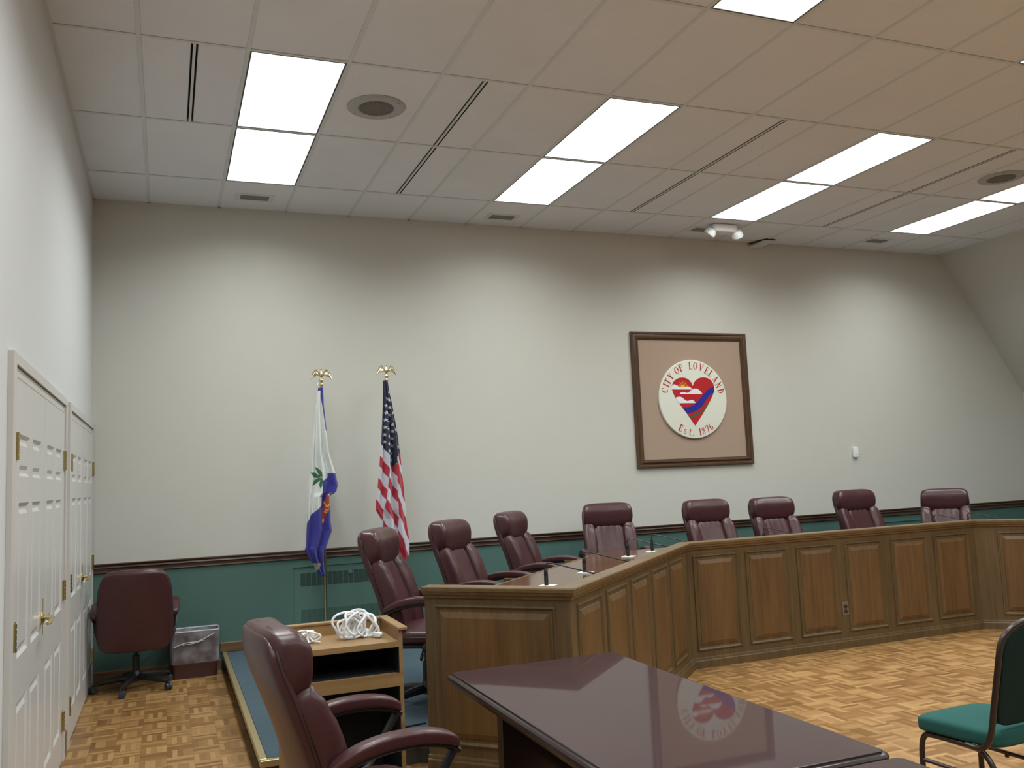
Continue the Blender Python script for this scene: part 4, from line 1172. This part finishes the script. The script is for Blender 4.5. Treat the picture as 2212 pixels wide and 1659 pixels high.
def eagle(parent, z):
    f = MB()
    f.lathe([(0.012,-0.02),(0.0165,-0.015),(0.0165,0.012),(0.012,0.016),(0.014,0.022),(0.020,0.034),(0.020,0.042),(0.010,0.052),(0.007,0.060),(0.013,0.068),(0.019,0.080),(0.021,0.092),(0.016,0.108),(0.009,0.122),(0.0055,0.132),(0.009,0.140),(0.009,0.147),(0.004,0.153)], 18, T=Matrix.Translation((0,0,z)))
    f.lathe([(0.003,0),(0.0028,0.008),(0.0005,0.014)], 8, T=Matrix.Translation((0,-0.008,z+0.144)) @ Matrix.Rotation(PI/2, 4, 'X'))
    o = f.build('eagle_finial', 'gold', parent, smooth=True, angle=50)
    for s in (-1, 1):
        g = MB(); out = []
        outline = [(0.012,0.098),(0.022,0.108),(0.034,0.132),(0.046,0.143),(0.062,0.132),(0.078,0.105),(0.090,0.068),(0.094,0.040),(0.080,0.058),(0.068,0.068),(0.054,0.074),(0.038,0.078),(0.020,0.080)]
        n = len(outline)
        vs = [(s*x, -0.004-0.10*x*x*3+0.0*1, z+zz) for x, zz in outline]+[(s*x, 0.004-0.10*x*x*3, z+zz) for x, zz in outline]
        g.add(vs, [tuple(range(n)), tuple(range(n, 2*n))[::-1]]+[(i, n+i, n+(i+1)%n, (i+1)%n) for i in range(n)])
        for q in range(5):
            a = outline[4+q] if q < 3 else outline[7]
            g.tube([(s*0.03, -0.008, z+0.10-q*0.004), (s*(0.055+0.008*q), -0.012, z+0.115-q*0.010), (s*(0.066+0.006*q), -0.018, z+0.095-q*0.010)], 0.003, 5)
        g.build('wing', 'gold', o, recalc=True)
    g = MB(); g.tube([( -0.012,0,z+0.0), (-0.026,0,z+0.002)], 0.0025, 6)
    g.tube([(-0.031+0.0065*math.cos(a), 0, z+0.002+0.0065*math.sin(a)) for a in [2*PI*k/12 for k in range(12)]], 0.0018, 6, closed=True)
    g.build('ring', 'gold', o, smooth=True)
WHITE = (0.66, 0.68, 0.66); NAVY = (0.012, 0.016, 0.05); RED = (0.42, 0.022, 0.045); UWHITE = (0.60, 0.60, 0.66)
BLUE = (0.032, 0.030, 0.27); LEAF = (0.035, 0.14, 0.055); BAND = (0.38, 0.03, 0.025); GOLD = (0.72, 0.42, 0.05)
FY = 8.15
FL = [(2.4746, 1.2937, 1.3374), (2.4323, 1.2887, 1.3386), (2.306, 1.2717, 1.3422), (2.0796, 1.2445, 1.3623), (1.8712, 1.2178, 1.3827), (1.6963, 1.2042, 1.4329), (1.5887, 1.1839, 1.4534), (1.5232, 1.1765, 1.4373), (1.4877, 1.1738, 1.3743), (1.4181, 1.1684, 1.3728), (1.3482, 1.1651, 1.3816), (1.254, 1.1694, 1.3816), (1.1843, 1.164, 1.3944), (1.112, 1.1606, 1.3661), (1.0519, 1.1555, 1.3443), (1.0324, 1.145, 1.3315), (1.0083, 1.1566, 1.3147), (0.9508, 1.1797, 1.3135), (0.9217, 1.1993, 1.3129), (0.8802, 1.2268, 1.3141), (0.8475, 1.2342, 1.3154), (0.81, 1.2618, 1.3167), (0.776, 1.3018, 1.318)]
FU = [(2.5418, 1.895, 1.9301), (2.5157, 1.8964, 1.9448), (2.4418, 1.8943, 1.9514), (2.3248, 1.8888, 1.9765), (2.2555, 1.8846, 1.9877), (2.1087, 1.8739, 2.0097), (2.0011, 1.8665, 2.024), (1.9282, 1.8601, 2.0306), (1.8339, 1.8488, 2.0431), (1.7357, 1.8395, 2.0488), (1.6463, 1.8284, 2.0548), (1.5528, 1.8193, 2.0629), (1.4344, 1.7988, 2.0701), (1.3414, 1.7941, 2.0759), (1.2514, 1.841, 2.0775), (1.1712, 1.837, 2.0859), (1.0863, 1.8492, 2.0985), (0.9888, 1.8722, 2.102), (0.91, 1.9691, 2.0996), (0.88, 2.0028, 2.0811), (0.8594, 2.0282, 2.0456)]
# affine-free lookup from the cloth to its printed pattern: rows of the flag measured at equal heights
def star_poly(cx, cy, r, w=1.0):
    out = []
    for k in range(10):
        rr = r if k%2 == 0 else r*0.42
        a = PI/2+k*PI/5+0.12; out.append((cx+rr*math.cos(a)*w, cy-rr*math.sin(a)))
    return out
def make_pole(name, label, x, zt):
    t = thing(name, label, 'flag', (x, FY, DZ), 0, None)
    f = MB(); f.lathe([(0.013,0.03),(0.013,zt-DZ)], 14); f.build('pole', 'brass', t, smooth=True, angle=50)
    f = MB(); f.lathe([(0.15,0.001),(0.15,0.012),(0.10,0.028),(0.03,0.045),(0.022,0.10),(0.014,0.105)], 28); f.build('stand', 'gold', t, smooth=True, angle=40)
    return t
PL = [1447.59, -34.281, -1503.461, -78.911, -1498.206, 2837.464, 1.396, 19.648]
PU = [1587.182, -55.03, -2676.599, -79.602, -1673.413, 3199.411, 2.482, 15.607]
# printed pattern of each flag, in the flag's own pattern coordinates
def pat(c, x, z): return c[0]*x+c[1]*z+c[2]+c[6]*z*z, c[3]*x+c[4]*z+c[5]+c[7]*z*z
STARS = [(290,258,.45),(267,345,1),(298,370,1),(255,450,1),(297,480,1),(250,562,1),(290,590,1),(362,557,1),(240,670,1),(285,700,1),(358,660,.6),(333,738,.6),(235,780,1),(272,808,.65),(333,838,.75),(395,812,1),(227,890,1),(274,918,.5),(332,945,1),(392,918,.85),(227,1000,1),(274,1030,.5),(333,1055,1),(432,1070,.75),(278,1135,.45),(325,1163,1),(320,1270,1)]
SP = [(cx, cy-1174.7, star_poly(cx, cy-1174.7, 34, w)) for cx, cy, w in STARS]
def us_fold_edges(Y):
    a = fast_interp([(9999,285,400),(-200,285,395),(-400,270,402),(-600,250,408),(-700,240,412),(-830,215,420),(-950,205,430),(-1130,200,420),(-1400,300,460),(-9999,455,470)], -Y)
    return a
def us_color(u, x, z, side):
    X, Y = pat(PU, x, z)
    bA, bB = us_fold_edges(Y)
    if side: X = bA+0.5*(bB-bA)
    if X < bA:
        if Y < 30+1.55*(X-290): c = 1
        else: c = 0
    elif X < bB:
        c = 1 if Y < (180+(X-285)*0.78 if X < 330 else 215-1.2*(X-330)) else 0
    else: c = 1 if Y < 60-1.27*(X-385) else 0
    if c:
        for cx, cy, sp in SP:
            if abs(X-cx) < 36 and abs(Y-cy) < 36 and in_poly((X, Y), sp): return UWHITE
        return NAVY
    if X < bA:
        v = Y-1.55*(X-150); red = (v-8) % 370 < 170 and v > 0
    elif X < bB:
        v = Y-1.5*(X-300); red = (v-390) % 370 < 168
    else:
        v = Y-2.3*(X-480)
        b = [170, 290, 590, 800, 1030, 1260, 1560, 1800]; k = sum(1 for q in b if v > q); red = k % 2 == 0
    return RED if red else UWHITE
LEAFP = [[(245,163),(290,190),(325,235),(335,300),(300,282),(265,205)],[(190,245),(250,240),(300,278),(325,306),(270,314),(220,300)],[(205,412),(240,340),(290,312),(325,308),(302,350),(250,395)],[(311,452),(297,400),(310,330),(330,305),(336,345),(330,405)]]
LETP = [[(416,520),(428,514),(436,566),(424,572)],[(356,616),(370,611),(396,668),(432,640),(438,656),(392,694),(384,690)],[(364,702),(378,696),(396,730),(384,738)],[(384,724),(408,706),(416,722),(392,742)],[(360,744),(380,735),(402,752),(380,768)],[(344,838),(358,830),(366,860),(350,896),(340,885)]]
BANDP = [(420,505),(436,580),(440,655),(425,712),(375,812),(340,905),(336,800),(346,680),(360,600)]
def city_color(u, x, z, side):
    X, Y = pat(PL, x, z)
    # pattern coordinates of the enlarged city flag view
    if Y < -812: return BLUE
    if Y < -300 and X > 318+(Y+812)*0.12 and X > 325: return BLUE
    if side: return BLUE if Y > 500 else WHITE
    if 1405 < Y < 1500 and 235 < X < 333-(0.5*(Y-1405) if Y > 1440 else 0) and X < 325 and Y < 1500: return (0.40,0.38,0.34)
    if X < 333:
        for p in LEAFP:
            if in_poly((X, Y), p): return LEAF
        lim = 655+(333-X)*0.98 if X > 195 else 790+(195-X)*2.2
        if Y < lim or (X < 150-(Y-870)*0.06 and Y < 1215): return WHITE
        return BLUE
    for p in LETP:
        if in_poly((X, Y), p): return GOLD
    if in_poly((X, Y), BANDP): return BAND
    if X < 412: return WHITE if Y < 345-(X-340)*0.6 else BLUE
    return WHITE if Y < 246 else BLUE
t = make_pole('flag', 'white and blue city flag with a green leaf on brass pole', 1.327, 2.50)
t.name = 'city_flag'
eagle(t, 2.508-DZ)
make_flag(t, 'cloth', FL, FY-0.03, city_color, 150, 620, lambda u, z: math.cos(2*PI*(u*2.2+0.15*math.sin(z*3)+0.1)), 0.075)
t = make_pole('flag', 'red, white and blue striped flag with stars on brass pole', 1.938, 2.54)
t.name = 'national_flag'
eagle(t, 2.548-DZ)
make_flag(t, 'cloth', FU, FY-0.03, us_color, 190, 660, lambda u, z: math.cos(2*PI*(u*2.6+0.12*math.sin(z*3)+0.1)), 0.085)


# ------------------------------------------------------------------ camera, world, view
cam_data = bpy.data.cameras.new('camera'); cam = bpy.data.objects.new('camera', cam_data); COL.objects.link(cam)
cam_data.sensor_width = 36.0; cam_data.sensor_fit = 'HORIZONTAL'; cam_data.lens = 1911.3*36.0/2212.0
cam_data.clip_start = 0.05
R = Matrix(((0.931303, -0.36169, -0.043076), (-0.002605, 0.111642, -0.993745), (0.364237, 0.92559, 0.103031)))      # rows: image right, image down, forward
cam.matrix_world = Matrix(((R[0][0], -R[1][0], -R[2][0], 0), (R[0][1], -R[1][1], -R[2][1], 0), (R[0][2], -R[1][2], -R[2][2], 1.6), (0, 0, 0, 1)))
SC.camera = cam
w = bpy.data.worlds.new('world'); SC.world = w; w.use_nodes = True
w.node_tree.nodes['Background'].inputs['Color'].default_value = (0.02, 0.02, 0.02, 1)
w.node_tree.nodes['Background'].inputs['Strength'].default_value = 0.2
SC.view_settings.view_transform = 'Standard'; SC.view_settings.look = 'None'
SC.view_settings.gamma = 1.0; SC.view_settings.use_curve_mapping = False
SC.view_settings.exposure = 0.0
